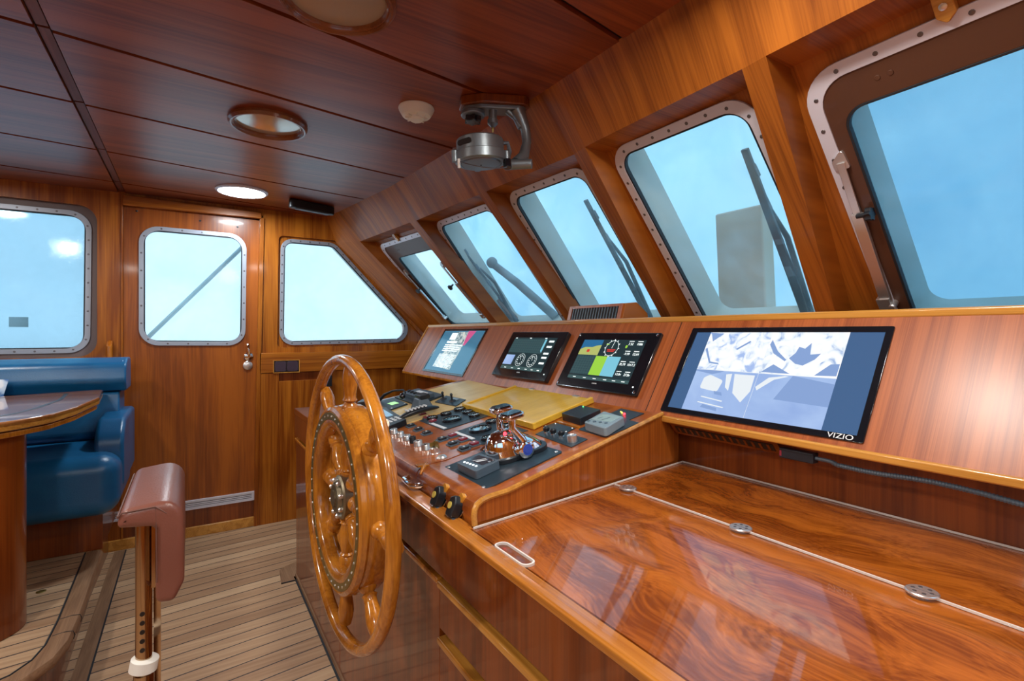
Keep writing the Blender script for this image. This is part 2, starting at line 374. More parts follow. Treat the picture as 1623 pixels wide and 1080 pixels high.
# ---- windscreen front: header corners and foot corners of every recess (L = far edge, R = near edge)
TL = {1: (.989, 3.523), 2: (1.072, 2.695), 3: (1.115, 1.978), 4: (1.130, 1.327), 5: (1.107, .671), 6: (1.070, .010)}
TR = {1: (1.063, 2.770), 2: (1.114, 2.042), 3: (1.147, 1.404), 4: (1.114, .735), 5: (1.080, .075), 6: (.990, -.74)}
BL = {1: (1.575, 3.497, 1.319), 2: (1.572, 2.648, 1.311), 3: (1.615, 1.976, 1.31), 4: (1.630, 1.378, 1.303), 5: (1.607, .757, 1.301), 6: (1.565, .09, 1.30)}
BR = {1: (1.563, 2.723, 1.311), 2: (1.614, 2.036, 1.309), 3: (1.647, 1.444, 1.305), 4: (1.614, .817, 1.303), 5: (1.58, .15, 1.30), 6: (1.49, -.72, 1.30)}
ZH = 1.88; SH = V((.1, 0, 0))
def ext(a, c, t=1.16): return tuple(V(a)+(V(c)-V(a))*t)
fw = MB()
hdr = [(.87, 3.69, 1.885)]
for k in range(1, 7): hdr += [(*TL[k], ZH), (*TR[k], ZH)]
hdr += [(.965, -.96, ZH)]
ce = [(.80, 3.69), (.905, 3.2), (.925, 2.9), (.945, 2.6), (.965, 2.3), (.978, 2.0), (.990, 1.7), (1.0, 1.4), (1.005, 1.1), (1.012, .8), (1.005, .4), (.99, 0), (.955, -.5), (.90, -.96)]
def cex(y):
    for (x0, y0), (x1, y1) in zip(ce, ce[1:]):
        if y <= y0 and y >= y1: return x0+(x1-x0)*(y0-y)/(y0-y1)
    return ce[-1][0] if y < 0 else ce[0][0]
for a, c in zip(hdr, hdr[1:]):
    fw.add([a, c, (cex(c[1]), c[1], ZC+.004), (cex(a[1]), a[1], ZC+.004)], [(0, 1, 2, 3)])
fw.add([(.87, 3.69, 1.885), (*TL[1], ZH), ext((*TL[1], ZH), BL[1]), (1.575, 3.69, 1.20)], [(0, 1, 2, 3)])
for k in range(1, 6):
    fw.add([(*TR[k], ZH), (*TL[k+1], ZH), ext((*TL[k+1], ZH), BL[k+1]), ext((*TR[k], ZH), BR[k])], [(0, 1, 2, 3)])
fw.add([(*TR[6], ZH), (.965, -.96, ZH), (1.50, -.96, 1.26), ext((*TR[6], ZH), BR[6])], [(0, 1, 2, 3)])
for k in range(1, 7):
    a, c, d, e = V((*TL[k], ZH)), V((*TR[k], ZH)), V(ext((*TR[k], ZH), BR[k])), V(ext((*TL[k], ZH), BL[k]))
    for p, q in ((a, c), (c, d), (e, a)): fw.add([p, q, q+SH, p+SH], [(0, 1, 2, 3)])
fw.build('wall_front', 'post', kind='structure', smooth=20)
# windows
def wbasis(k):
    o = V((*TL[k], ZH))+SH; r = V((*TR[k], ZH))+SH; bl = V(BL[k])+SH
    u = (r-o).normalized(); n = u.cross(bl-o).normalized()
    if n.x > 0: n = -n
    v = n.cross(u); v = v if v.z < 0 else -v
    return o, u, v, n, (r-o).length
def screws(mb, poly, X, h, step, r=.0055):
    c = len(poly); acc = 0; L = sum((V(poly[i]).to_2d()-V(poly[(i+1) % c]).to_2d()).length for i in range(c)); n = max(8, round(L/step)); st = L/n; nxt = st/2
    for i in range(c):
        a, d = V(poly[i]).to_2d(), V(poly[(i+1) % c]).to_2d(); l = (d-a).length
        while l > 0 and nxt <= acc+l:
            p = a+(d-a)*((nxt-acc)/l); mb.lathe([(r, h-.001), (r, h+.0012), (r*.6, h+.0016)], X @ Matrix.Translation((p.x, p.y, 0)), 8); nxt += st
        acc += l
def window(n, X, corners, rad, fw_=.032, brown=None, step=.085, jamb=.07, glassm='glass', t=.007, border=None, tree=None):
    """X: local frame, x across, y down the pane, z towards the cabin"""
    root = tree or thing('window_%d' % n, None, None, X.translation, kind='structure')
    out = rpoly(corners, rad); ic = inset(corners, fw_); inn = rpoly(ic, max(.02, rad-fw_*.6) if not isinstance(rad, list) else [max(.02, q-fw_*.6) for q in rad])
    f = MB(); f.ring(out, inn, 0, t, X); f.m = 1; screws(f, rpoly(inset(corners, fw_*.5), rad), X, t, step)
    f.build('window_frame', ['alu' if 0 < n < 7 else 'alu2', 'screw'], root, bevel=.0015)
    gs = ic
    if brown:
        bc = inset(ic, .0); l, tp, rr = brown
        q = [(ic[0][0]+l, ic[0][1]+tp), (ic[1][0]-rr, ic[1][1]+tp), (ic[2][0]-rr, ic[2][1]-.02), (ic[3][0]+l, ic[3][1]-.02)]
        f = MB(); f.ring(inn, rpoly(q, .05), -.004, .004, X); f.m = 1
        f.ring(rpoly(q, .05), rpoly(inset(q, .006), .046), -.012, .0045, X)
        f.m = 2
        for (dx, dy) in ((.09, .45), (.115, .45)): f.lathe([(.006, .003), (.006, .0055)], X @ Matrix.Translation((ic[0][0]+l+dx, ic[0][1]+tp*dy, 0)), 10)
        f.build('hatch_frame', ['bronze', 'gasket', 'bronze'], root, bevel=.001); gs = q
    else:
        f = MB(); f.ring(rpoly(inset(corners, fw_-.001), rad*.7 if not isinstance(rad, list) else [q*.7 for q in rad]), rpoly(inset(corners, fw_+.006), rad*.65 if not isinstance(rad, list) else [q*.65 for q in rad]), -.01, t-.002, X)
        f.build('gasket', 'gasket', root)
    f = MB(); gp = rpoly(inset(gs, -.004), .03); f.prism(gp, -.014, -.008, X); f.build('glass', glassm, root)
    f = MB(); f.ring(rpoly(inset(gs, -.01), .05), rpoly(inset(gs, -.002), .045), -.015-jamb, -.0145, X); f.build('outer_jamb', 'jamb', root)
    return root
FRM = {1: ((.032, .024), (.70, .024), (.66, .87), (-.03, .87), .075, .10), 2: ((.012, .003), (.60, .003), (.60, .83), (-.055, .83), .075, 0),
       3: ((.008, -.004), (.52, -.004), (.53, .83), (-.022, .83), .075, 0), 4: ((.012, -.004), (.545, .004), (.54, .84), (-.020, .84), .085, 0),
       5: ((.006, .030), (.585, .030), (.50, .86), (-.018, .86), .09, .10), 6: ((.02, .02), (.70, .02), (.70, .83), (.02, .83), .08, 0)}
WX = {}
plate = MB()
for k in range(1, 7):
    o, u, v, n, L = wbasis(k); X = fr(o, u, v, n); WX[k] = X
    inv = X.inverted()
    bl = inv @ (V(BL[k])+SH); br = inv @ (V(BR[k])+SH)
    quad = [(-.0005, -.0005), (L+.0005, -.0005), (br.x*1.0+.002, br.y+.12), (bl.x-.0005-(.0 if k != 1 else 0), bl.y+.12)]
    c = list(FRM[k][:4]); hole = rpoly(inset(c, .012), FRM[k][4]*.9)
    mnx = min(p[0] for p in hole); mny = min(p[1] for p in hole)
    lx = min(quad[0][0], mnx-.02); quad = [(lx-.015, min(-.0005, mny-.02)), (quad[1][0]+.015, min(-.0005, mny-.02)), (max(br.x+.015, c[2][0]+.015), quad[2][1]), (min(bl.x-.018, mnx-.03), quad[3][1])]
    plate.holed(quad, [hole], -.035, 0, X)
    br_ = ((.031, .078, .02) if k == 5 else (.07, .10, .02)) if k in (1, 5) else None
    Xf = X @ Matrix.Translation((0, 0, .0005))
    WX['r', k] = window(k, Xf, c, FRM[k][4], brown=br_, step=.065 if k in (2, 3, 4) else .08, jamb=.11, glassm='glassm' if k == 5 else 'glass')
plate.build('trim_4', 'post', kind='structure')
MB().prism([(-.955, 1.585), (3.68, 1.585), (3.68, 1.86), (-.955, 1.86)], 1.15, 1.17, fr((0, 0, 0), (0, 1, 0), (1, 0, 0), (0, 0, 1))).build('trim_17', 'post', kind='structure')
# stay arms and knobs on the two opening windscreen hatches
def stay(k, a, e, kn, side, root):
    X = WX[k]; f = MB(); P = lambda q, h: X @ V((q[0], q[1], h))
    A, E = V((*a, 0)), V((*e, 0)); d = (E-A).normalized(); w = V((-d.y, d.x, 0))*.009
    m = A+(E-A)*.36
    for (p, q, h0, h1, ww) in ((A, m+d*.02, .012, .017, 1), (m-d*.01, E, .010, .022, 1.5)):
        pts = [p-w*ww, q-w*ww, q+w*ww, p+w*ww]; f.prism([(z.x, z.y) for z in pts], h0, h1, X)
    f.prism(rpoly([(A.x-.02, A.y-.005), (A.x+.012, A.y-.035), (A.x+.016, A.y+.02), (A.x-.02, A.y+.02)], .006, 3), .004, .012, X)
    f.box(E.x-.02, E.x+.012, E.y-.015, E.y+.02, .004, .026, X)
    f.lathe([(.009, 0), (.009, .026), (.006, .03)], X @ Matrix.Translation((E.x+.014, E.y+.012, 0)), 12)
    s = f.build('stay_arm', 'steel', root, bevel=.001)
    g = MB(); K = X @ Matrix.Translation((kn[0], kn[1], .02)) @ (fr((0, 0, 0), (0, 1, 0), (0, 0, 1), (1, 0, 0)) if k == 5 else I4) @ Matrix.Translation((0, 0, 0))
    g.lathe([(.006, -.004), (.006, .02)], K, 12)
    star = []
    for i in range(24): a_ = 2*PI*i/24; r_ = .018 if i % 4 in (0, 1) else .0135; star.append((r_*math.cos(a_), r_*math.sin(a_)))
    g.prism(star, .02, .034, K); g.build('knob', 'black', s, bevel=.001)
stay(5, (.030, .262), (.005, .70), (.024, .415), 1, WX['r', 5])
stay(1, (.085, .285), (.085, .72), (.118, .43), 1, WX['r', 1])
stay(1, (.600, .285), (.600, .72), (.555, .437), 1, WX['r', 1])
for k, (x, y), lab in ((5, (.298, .012), 'small golden wooden turn latch above the large near windscreen hatch'), (1, (.356, .008), 'small wooden turn latch above the farthest windscreen window')):
    X = WX[k] @ Matrix.Translation((x, y, .001)); t = thing('turn_latch', lab, 'latch', X.translation, 'wooden turn latches over the opening windows')
    MB().prism(rpoly([(-.016, -.03), (.016, -.03), (.016, .018), (0, .034), (-.016, .018)], .006, 3), 0, .018, X).build('latch_body', 'gold', t, bevel=.003)
    MB().lathe([(.007, .018), (.007, .020), (.004, .0215)], X, 12).build('screw', 'steel', t)

# ---- port wall (far wall): outer skin layer with larger openings, inner layer with pane openings
WALLX = fr((0, YW, 0), (1, 0, 0), (0, 0, -1), (0, -1, 0))    # local (x, -z, towards cabin)
def wz(p): return [(x, -z) for x, z in p]
tri = [(.515, 1.885), (.862, 1.885), (1.535, 1.182), (.505, 1.166)]
lw = [(-1.50, 1.935), (-.468, 1.935), (-.476, 1.137), (-1.50, 1.137)]
trif = wz(tri); lwf = wz(lw)
outerR = wz([(.41, 2.08), (.90, 2.08), (1.62, 1.30), (1.62, -.02), (.36, -.02), (.41, 1.1)])
w = MB()
w.holed(wz([(.41, 2.08), (1.0, 2.08), (1.62, 1.35), (1.62, 0), (.36, 0), (.385, 1.1)]), [rpoly(inset(trif, -.014), .03)], -.02, 0, WALLX)
w.holed(wz([(-2.65, 2.08), (-.328, 2.08), (-.328, 0), (-2.65, 0)]), [rpoly(wz([(-1.55, 1.975), (-.442, 1.965), (-.442, 1.115), (-1.55, 1.115)]), .09)], -.02, 0, WALLX)
w.prism(wz([(-.328, 2.08), (.41, 2.08), (.41, 2.015), (-.328, 2.03)]), -.02, 0, WALLX)
w.build('wall_port', 'wall', kind='structure')
w = MB(); w.holed(wz([(.45, 2.1), (1.0, 2.1), (1.75, 1.35), (1.75, 0), (.45, 0)]), [rpoly(inset(trif, .015), .085)], -.09, -.0205, WALLX)
w.holed(wz([(-2.65, 2.1), (-.35, 2.1), (-.35, 0), (-2.65, 0)]), [rpoly(inset(lwf, .015), .08)], -.09, -.0405, WALLX)
w.build('trim_5', 'wall', kind='structure')
w = MB(); w.ring(rpoly(wz([(-1.56, 1.985), (-.432, 1.975), (-.432, 1.105), (-1.56, 1.105)]), .09), rpoly(inset(lwf, .012), .08), -.040, -.036, WALLX); w.build('trim_6', plain('recess_paint', (.16, .12, .12), .45), kind='structure')
XW = WALLX @ Matrix.Translation((0, 0, -.0195))
window(7, XW, trif, [.075, .10, .10, .09], .022, step=.062, jamb=.05)
window(8, WALLX @ Matrix.Translation((0, 0, -.0355)), lwf, .10, .026, step=.08, jamb=.05, glassm='glassm')
# jamb mouldings and head of the door
w = MB(); w.prism(wz([(.385, 2.0), (.412, 2.0), (.372, .0), (.350, .0)]), -.005, .022, WALLX); w.prism(wz([(-.335, 2.03), (-.325, 2.03), (-.325, .0), (-.335, .0)]), -.005, .006, WALLX)
w.build('trim_7', 'wall', kind='structure', bevel=.003)
w = MB(); w.prism(wz([(-.325, 2.045), (.395, 2.03), (.395, 1.992), (-.325, 1.985)]), -.005, .028, WALLX); w.build('trim_8', 'wallx', kind='structure', bevel=.004)
# door
d = thing('door_1', None, None, (0, YW, .23), kind='structure')
DX = WALLX @ Matrix.Translation((0, 0, -.012)); dwf = wz([(-.252, 1.885), (.312, 1.885), (.304, 1.168), (-.252, 1.176)])
MB().holed(wz([(-.325, 1.998), (.39, 1.985), (.355, .222), (-.325, .222)]), [rpoly(inset(dwf, .014), .08)], -.045, 0, DX).build('door_leaf', wood('door_veneer', (.20, .048, .010), (.37, .098, .012), 'z', 9, .8, coat=.15, figure=.03), d)
window(0, DX @ Matrix.Translation((0, 0, .0005)), dwf, .10, .024, step=.105, jamb=.03, tree=d)
f = MB()
K = DX @ Matrix.Translation((.322, -1.098, 0)); f.lathe([(.028, 0), (.028, .006), (.023, .009)], K, 24); f.lathe([(.007, .008), (.007, .03)], K, 12)
f.tube([K @ V(p) for p in ((0, 0, .028), (0, -.025, .03), (-.002, -.065, .028), (-.004, -.08, .02))], .008, 10)
f.build('door_handle', 'chrome', d)
f = MB(); K = DX @ Matrix.Translation((.318, -1.040, 0)); f.lathe([(.028, 0), (.028, .007), (.023, .010)], K, 24); f.box(-.004, .004, -.008, .008, .009, .013, K); f.build('door_lock', 'steel', d)
f = MB()
for x, z in ((-.262, 1.965), (.055, 1.945), (.26, 1.93)): f.lathe([(.006, 0), (.006, .002), (.003, .004)], DX @ Matrix.Translation((x, -z, 0)), 8)
f.build('screw_cap', 'black', d)
MB().prism(wz([(-.322, 1.105), (-.305, 1.105), (-.305, 1.085), (-.322, 1.085)]), 0, .018, DX).build('door_catch', 'white', d, bevel=.002)
w = MB(); MB().box(1.62, 1.66, -.97, 3.75, 0, 1.18).build('trim_19', 'cab', kind='structure')
w.ring(wz([(-.42, 2.07), (.47, 2.07), (.44, .0), (-.42, .0)]), wz([(-.29, 1.965), (.35, 1.955), (.325, .24), (-.29, .24)]), -.085, -.058, WALLX); w.build('trim_18', 'dark', kind='structure')  # dark backing frame, added to stop daylight leaking round the door
# vent strip, sill panel, golden sill
v_ = thing('louvre_grille', 'long low silver louvre grille along the foot of the door', 'grille', (0, YW, .17))
f = MB(); f.ring(wz([(-.40, .222), (.355, .222), (.355, .166), (-.40, .166)]), wz([(-.39, .214), (.34, .214), (.34, .174), (-.39, .174)]), -.012, .003, WALLX); f.build('grille_frame', 'alu', v_)
f = MB()
for i in range(4): f.box(-.39, .34, -.213+i*.0105, -.207+i*.0105, -.008, .001, WALLX)
f.build('slats', 'alu', v_); MB().box(-.39, .34, -.215, -.173, -.012, -.009, WALLX).build('dark_backing', 'dark', v_)
MB().box(-.42, .353, -.166, -.06, -.02, -.003, WALLX).build('trim_9', 'cab', kind='structure')
MB().box(-.42, .362, -.06, 0, -.02, .012, WALLX).build('baseboard_port', 'gold', kind='structure', bevel=.003)
# ledge band under the quarter window, recessed slot
f = MB(); f.box(.383, 1.46, -1.118, -.988, 0, .022, WALLX); f.build('trim_10', 'wallx', kind='structure', bevel=.003)
f = MB(); f.box(.50, .80, -.985, -.93, .0005, .002, WALLX); f.build('trim_11', 'cab', kind='structure')
f = MB(); f.box(.365, .50, -.985, 0, 0, .018, WALLX); f.box(.50, .80, -.93, 0, 0, .018, WALLX); f.build('trim_12', 'wall', kind='structure', bevel=.002)
s = thing('wall_socket', 'double brown socket in the ledge below the quarter window', 'socket', (.545, YW-.022, 1.03))
SX = WALLX @ Matrix.Translation((.545, -1.028, .022))
MB().ring([(-.082, -.043), (.082, -.043), (.082, .043), (-.082, .043)], [(-.077, -.038), (.077, -.038), (.077, .038), (-.077, .038)], 0, .003, SX).build('socket_frame', 'gold', s)
MB().box(-.077, .077, -.038, .038, 0, .0015, SX).build('backplate', 'dark', s)
for i, x in enumerate((-.037, .037)):
    MB().prism(rpoly([(x-.034, -.033), (x+.034, -.033), (x+.034, .033), (x-.034, .033)], .012, 4), .0015, .006, SX).build('socket_face', plain('brown_socket', (.05, .03, .05), .4), s, bevel=.001)
# grab handle on the column
h = thing('grab_handle', 'small curved wooden grab handle on the column left of the door', 'handle', (-.385, YW, 1.06))
MB().tube([(-.385, YW-.002, 1.005), (-.385, YW-.04, 1.02), (-.385, YW-.050, 1.09), (-.385, YW-.042, 1.17), (-.385, YW-.002, 1.195)], .015, 10).build('grip', 'wall', h)
MB().box(-.40, -.37, YW-.003, YW, .99, 1.205).build('backplate', 'wall', h, bevel=.001)

# ---- remaining walls behind and beside the camera
MB().box(-2.72, -2.65, -1.0, 3.78, 0, 2.1).build('wall_aft', 'wally', kind='structure')
SBX = fr((0, -.96, 0), (1, 0, 0), (0, 0, -1), (0, 1, 0))
sw1 = wz([(-2.1, 1.93), (-1.0, 1.93), (-1.0, 1.15), (-2.1, 1.15)]); sw2 = wz([(-.7, 1.93), (.3, 1.93), (.3, 1.15), (-.7, 1.15)])
MB().holed(wz([(-2.65, 2.1), (1.05, 2.1), (1.62, 1.3), (1.62, 0), (-2.65, 0)]), [rpoly(inset(sw1, .015), .08), rpoly(inset(sw2, .015), .08)], -.06, 0, SBX).build('wall_starboard', 'wall', kind='structure')
window(9, SBX @ Matrix.Translation((0, 0, .0005)), sw1, .10, .026, jamb=.03); window(10, SBX @ Matrix.Translation((0, 0, .0005)), sw2, .10, .026, jamb=.03)  # unseen side windows, added to let daylight into the cabin

# ================================================================== OUTSIDE
def sheet(f, nu, nv):
    vs = [f(i/nu, j/nv) for j in range(nv+1) for i in range(nu+1)]
    return vs, [(j*(nu+1)+i, j*(nu+1)+i+1, (j+1)*(nu+1)+i+1, (j+1)*(nu+1)+i) for j in range(nv) for i in range(nu)]
def wr(a, b): return .035*math.sin(3.1*a+1.3*b)+.02*math.sin(7*a-4*b+1)+.012*math.sin(13*b+5*a)
f = MB()
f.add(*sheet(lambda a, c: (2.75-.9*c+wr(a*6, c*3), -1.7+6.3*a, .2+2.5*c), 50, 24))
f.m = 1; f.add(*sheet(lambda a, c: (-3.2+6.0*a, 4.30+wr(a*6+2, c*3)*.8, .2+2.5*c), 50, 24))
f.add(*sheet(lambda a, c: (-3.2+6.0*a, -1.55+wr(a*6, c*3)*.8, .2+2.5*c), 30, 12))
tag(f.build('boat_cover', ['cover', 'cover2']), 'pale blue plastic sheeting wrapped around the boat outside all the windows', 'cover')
f = MB(); f.cyl((-.31, 4.14, 1.13), (.46, 4.14, 2.03), .014)  # tube set before the sheeting, drawn for a blurred shadow cast on it
tag(f.build('pole_shadow_tube', plain('pole_shadow', (.25, .42, .5), .6)), 'slanting tube drawn for a blurred shadow on the plastic sheeting seen through the door window', 'pole_shadow')
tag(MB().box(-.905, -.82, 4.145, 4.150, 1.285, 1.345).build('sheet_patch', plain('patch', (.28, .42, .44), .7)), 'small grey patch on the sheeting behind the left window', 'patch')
f = MB(); f.prism([(1.40, .95), (1.18, .95), (1.22, 1.78), (1.44, 1.78)], 0, .08, fr((1.98, 0, 0), (0, 1, 0), (0, 0, 1), (1, 0, 0)))
tag(f.build('deck_locker', plain('beige_box', (.42, .36, .27), .6), bevel=.01), 'beige upright box on the foredeck seen through the fourth windscreen window', 'box')
# wipers, each lies just outside its pane
def wiper(k, a, e, arm, wd, label):
    X = WX[k]; t = thing('windscreen_wiper', label, 'wiper', X @ V((*e, -.05)), 'wipers outside the windscreen')
    A, E = V((a[0], a[1], -.045)), V((e[0], e[1], -.055)); Y = lambda p: X @ p
    n = 10; f = MB(); d = (E-A); w_ = V((-d.y, d.x, 0)).normalized()
    f.add([Y(A+w_*wd*.35), Y(A-w_*wd*.35), Y(E-w_*wd*.5), Y(E+w_*wd*.5), Y(A+w_*wd*.35+V((0, 0, -.012))), Y(A-w_*wd*.35+V((0, 0, -.012))), Y(E-w_*wd*.5+V((0, 0, -.012))), Y(E+w_*wd*.5+V((0, 0, -.012)))],
          [(0, 1, 2, 3), (4, 7, 6, 5), (0, 4, 5, 1), (1, 5, 6, 2), (2, 6, 7, 3), (3, 7, 4, 0)])
    f.build('blade', 'black', t, bevel=.002)
    f = MB(); B = A+d*.33; f.tube([Y(B+V((0, 0, -.02))), Y(B+d*.2+V((.012, 0, -.035))), Y(V((arm[0], arm[1], -.03)))], [.006, .009, .010], 8); f.build('wiper_arm', 'black', t)
    for q in (.12, .3, .5, .7): c = A+d*q; MB().box(c.x-.008, c.x+.012, c.y-.02, c.y+.02, -.062, -.05, X).build('clip', 'dgrey', t)
wiper(2, (.009, .178), (.051, .79), (.075, .80), .014, 'thin black wiper outside the second windscreen window from the port side')
wiper(3, (.376, .155), (.345, .80), (.39, .80), .026, 'wet black wiper outside the third windscreen window, above the vent box')
wiper(4, (.430, .168), (.372, .80), (.41, .80), .030, 'thick wet black wiper outside the fourth windscreen window')
X = WX[2]; f = MB(); f.tube([X @ V(p) for p in ((.093, .40, -.12), (.20, .55, -.12), (.37, .80, -.1))], [.022, .024, .026], 12); f.ball(X @ V((.09, .385, -.12)), .034)  # unidentified tubular fitting outside the glass, gives no light
tag(f.build('deck_fitting', plain('rubber_grey', (.13, .16, .17), .5)), 'blurred grey tubular deck fitting outside the second windscreen window', 'deck fitting')


# ================================================================== HELM CABINET AND CHART TABLE
cb = thing('helm_cabinet', 'long mahogany cabinet under the helm and chart table with golden drawer pulls', 'cabinet', (.46, .9, 0))
f = MB(); f.box(.485, 1.29, -.9, 2.80, .02, .815); f.build('carcase', 'cab', cb)
f = MB(); f.box(.455, .486, -.9, 2.80, .728, .835); f.build('apron', 'cab', cb, bevel=.002)
f = MB(); f.box(.462, .486, 1.028, 1.90, .022, .700); f.build('cabinet_door', 'cab', cb, bevel=.0015)
f = MB(); f.box(.462, .486, 1.904, 2.80, .022, .700); f.build('cabinet_door', 'cab', cb, bevel=.0015)
f = MB(); f.box(.455, .477, 1.028, 1.90, .700, .714); f.build('pull_strip', 'wheel', cb, bevel=.004)
f = MB(); f.box(.455, .477, 1.904, 2.80, .700, .714); f.build('pull_strip', 'wheel', cb, bevel=.004)
for ya, yb in ((.315, 1.022), (-.395, .309)):
    for z1 in (.714, .592, .470, .348, .226):
        dr = MB(); dr.box(.460, .486, ya, yb, z1-.106, z1-.014); o = dr.build('drawer', 'cab', cb, bevel=.0015)
        MB().box(.452, .476, ya, yb, z1-.016, z1-.001).build('drawer_pull', 'gold', o, bevel=.004)
f = MB(); f.box(.452, .60, 2.36, 2.80, .834, .866); f.box(.60, 1.29, 2.77, 2.80, .834, .866); f.box(.60, 1.29, 2.42, 2.77, .815, .846); f.build('coaming', 'cab', cb, bevel=.004)
ct = thing('chart_table', 'glossy varnished chart table with figured veneer and golden front edge', 'table', (.87, .2, .815))
f = MB(); f.prism([(.483, -.9), (1.288, -.9), (1.288, 1.06), (.487, .926)], .815, .850); f.build('table_top', 'table', ct)
f = MB(); f.prism([(.450, -.9), (.483, -.9), (.484, .925), (.496, .931), (.496, 2.36), (.450, 2.36)], .835, .852); f.build('front_edge', 'edge', ct, bevel=.005, seg=3)
ac = thing('acrylic_cover', 'clear hinged acrylic sheet covering the chart table', 'cover', (.87, .2, .8505))
slot = rpoly([(.468+.012, .722), (.505, .722), (.505, .822), (.480, .822)], .012, 5)
f = MB(); f.holed([(.463, -.89), (.940, -.89), (.940, .985), (.487, .915), (.463, .88)], [slot], .8505, .8545); f.build('front_sheet', 'glassc', ac)
f = MB(); f.prism([(.9435, -.89), (1.284, -.89), (1.284, 1.045), (.9435, .986)], .8505, .8545); f.build('back_sheet', 'glassc', ac)
f = MB(); f.box(.9408, .9430, -.89, .986, .851, .8549); f.box(1.2842, 1.2872, -.89, 1.045, .851, .8549); f.prism([(.487, .915), (1.287, 1.0465), (1.287, 1.0495), (.487, .918)], .851, .8549)
f.build('bright_edge', 'acry', ac)
f = MB(); f.ring(rpoly([(.478, .7185), (.507, .7185), (.507, .8255), (.478, .8255)], .013, 5), rpoly([(.481, .722), (.504, .722), (.504, .822), (.481, .822)], .010, 5), .8505, .8552); f.build('finger_slot', 'acry', ac)
for i, y in enumerate((.938, .624, .322)):
    f = MB(); f.lathe([(.0215, .8546), (.0215, .8568), (.020, .858)], Matrix.Translation((.942, y, 0)), 28)
    f.m = 1
    for a in range(6): f.lathe([(.003, .858), (.003, .8586)], Matrix.Translation((.942+.012*math.cos(a*PI/3+.5), y+.012*math.sin(a*PI/3+.5), 0)), 8)
    f.box(.9415, .9425, y-.021, y+.021, .858, .8583)
    f.build('hinge', ['steel', 'screw'], ac)
MB().box(.4815, .5035, .723, .821, .846, .8504).build('pull_recess', 'cab', ct)
# upstand behind the table
MB().box(1.290, 1.31, -.9, 3.24, .78, .990).build('trim_13', 'cab', kind='structure')

# ================================================================== DASH
ds = thing('dash_console', 'long sloping mahogany dash panel with golden edges below the windscreen', 'console', (1.30, 1.2, .99))
DXZ = fr((0, 0, 0), (1, 0, 0), (0, 0, 1), (0, 1, 0))   # local x, z, along y
f = MB(); f.prism([(1.20, .988), (1.20, 1.0), (1.38, 1.293), (1.585, 1.293), (1.585, .95), (1.29, .988)], -.94, 3.245, DXZ); f.build('panel', 'dash', ds, smooth=15)
f = MB(); f.box(1.374, 1.398, -.94, 3.25, 1.284, 1.305); f.build('top_moulding', 'gold', ds, bevel=.006, seg=3)
f = MB(); f.box(1.190, 1.206, -.94, 1.05, .984, 1.003); f.build('bottom_moulding', 'gold', ds, bevel=.005, seg=3)
f = MB(); f.box(1.193, 1.203, 1.06, 3.25, .984, .999); f.build('bottom_moulding', 'wheel', ds, bevel=.003)
f = MB(); f.tube([(1.199, 3.246, .996), (1.378, 3.246, 1.292)], .007, 8); f.build('end_moulding', 'gold', ds)
f = MB(); f.prism([(1.2, .999), (1.379, 1.2915), (1.3788, 1.292), (1.1995, .9995)], 1.122, 1.125, DXZ); f.build('panel_seam', 'dark', ds)
def D(y, s=0, h=0): return fr((1.2+.523*s-.852*h, y, 1.0+.852*s+.523*h), (0, -1, 0), (.523, 0, .852), (-.852, 0, .523))
def rect(x0, y0, x1, y1): return [(x0, y0), (x1, y0), (x1, y1), (x0, y1)]
def flat(name, m, par, polys, X, h0, h1): 
    if name == 'picture_detail':
        for p in polys: MB().prism(p, h0, h1, X).build(name, m, par)
        return
    f = MB()
    for p in polys: f.prism(p, h0, h1, X)
    return f.build(name, m, par)
# --- TV monitor with four camera pictures
tv = thing('flat_screen_monitor', 'wide flush monitor showing four bluish camera pictures, maker name at lower right', 'monitor', D(.79, .016).translation)
X = D(1.067)   # local x = 1.067 - Y
f = MB(); f.ring(rpoly(rect(0, .016, .552, .310), .004, 2), rect(.022, .032, .536, .294), 0, .004, X); f.build('bezel', 'bezel', tv, bevel=.001)
flat('screen', 'tvbar', tv, [rect(.022, .032, .536, .294)], X, 0, .0015)
x0, x1, xm, ya, yb, ym = .072, .462, .268, .032, .294, .166
for nm, mm, r in (('camera_view', 'cam1', rect(x0, ym, xm, yb)), ('camera_view', 'cam2', rect(xm, ym, x1, yb)), ('camera_view', 'cam3', rect(x0, ya, xm, ym)), ('camera_view', 'cam3', rect(xm, ya, x1, ym))):
    flat(nm, mm, tv, [r], X, .0015, .0018)
k_ = 0
L_ = []
for a, b_ in (((x0, ym), (x1, ym)), ((xm, ya), (xm, yb))):
    L_.append([(a[0], a[1]-.0007), (b_[0]+.0007, a[1]-.0007), (b_[0]+.0007, b_[1]+.0007), (a[0], b_[1]+.0007)])
flat('divider', 'camw', tv, L_, X, .0018, .002)
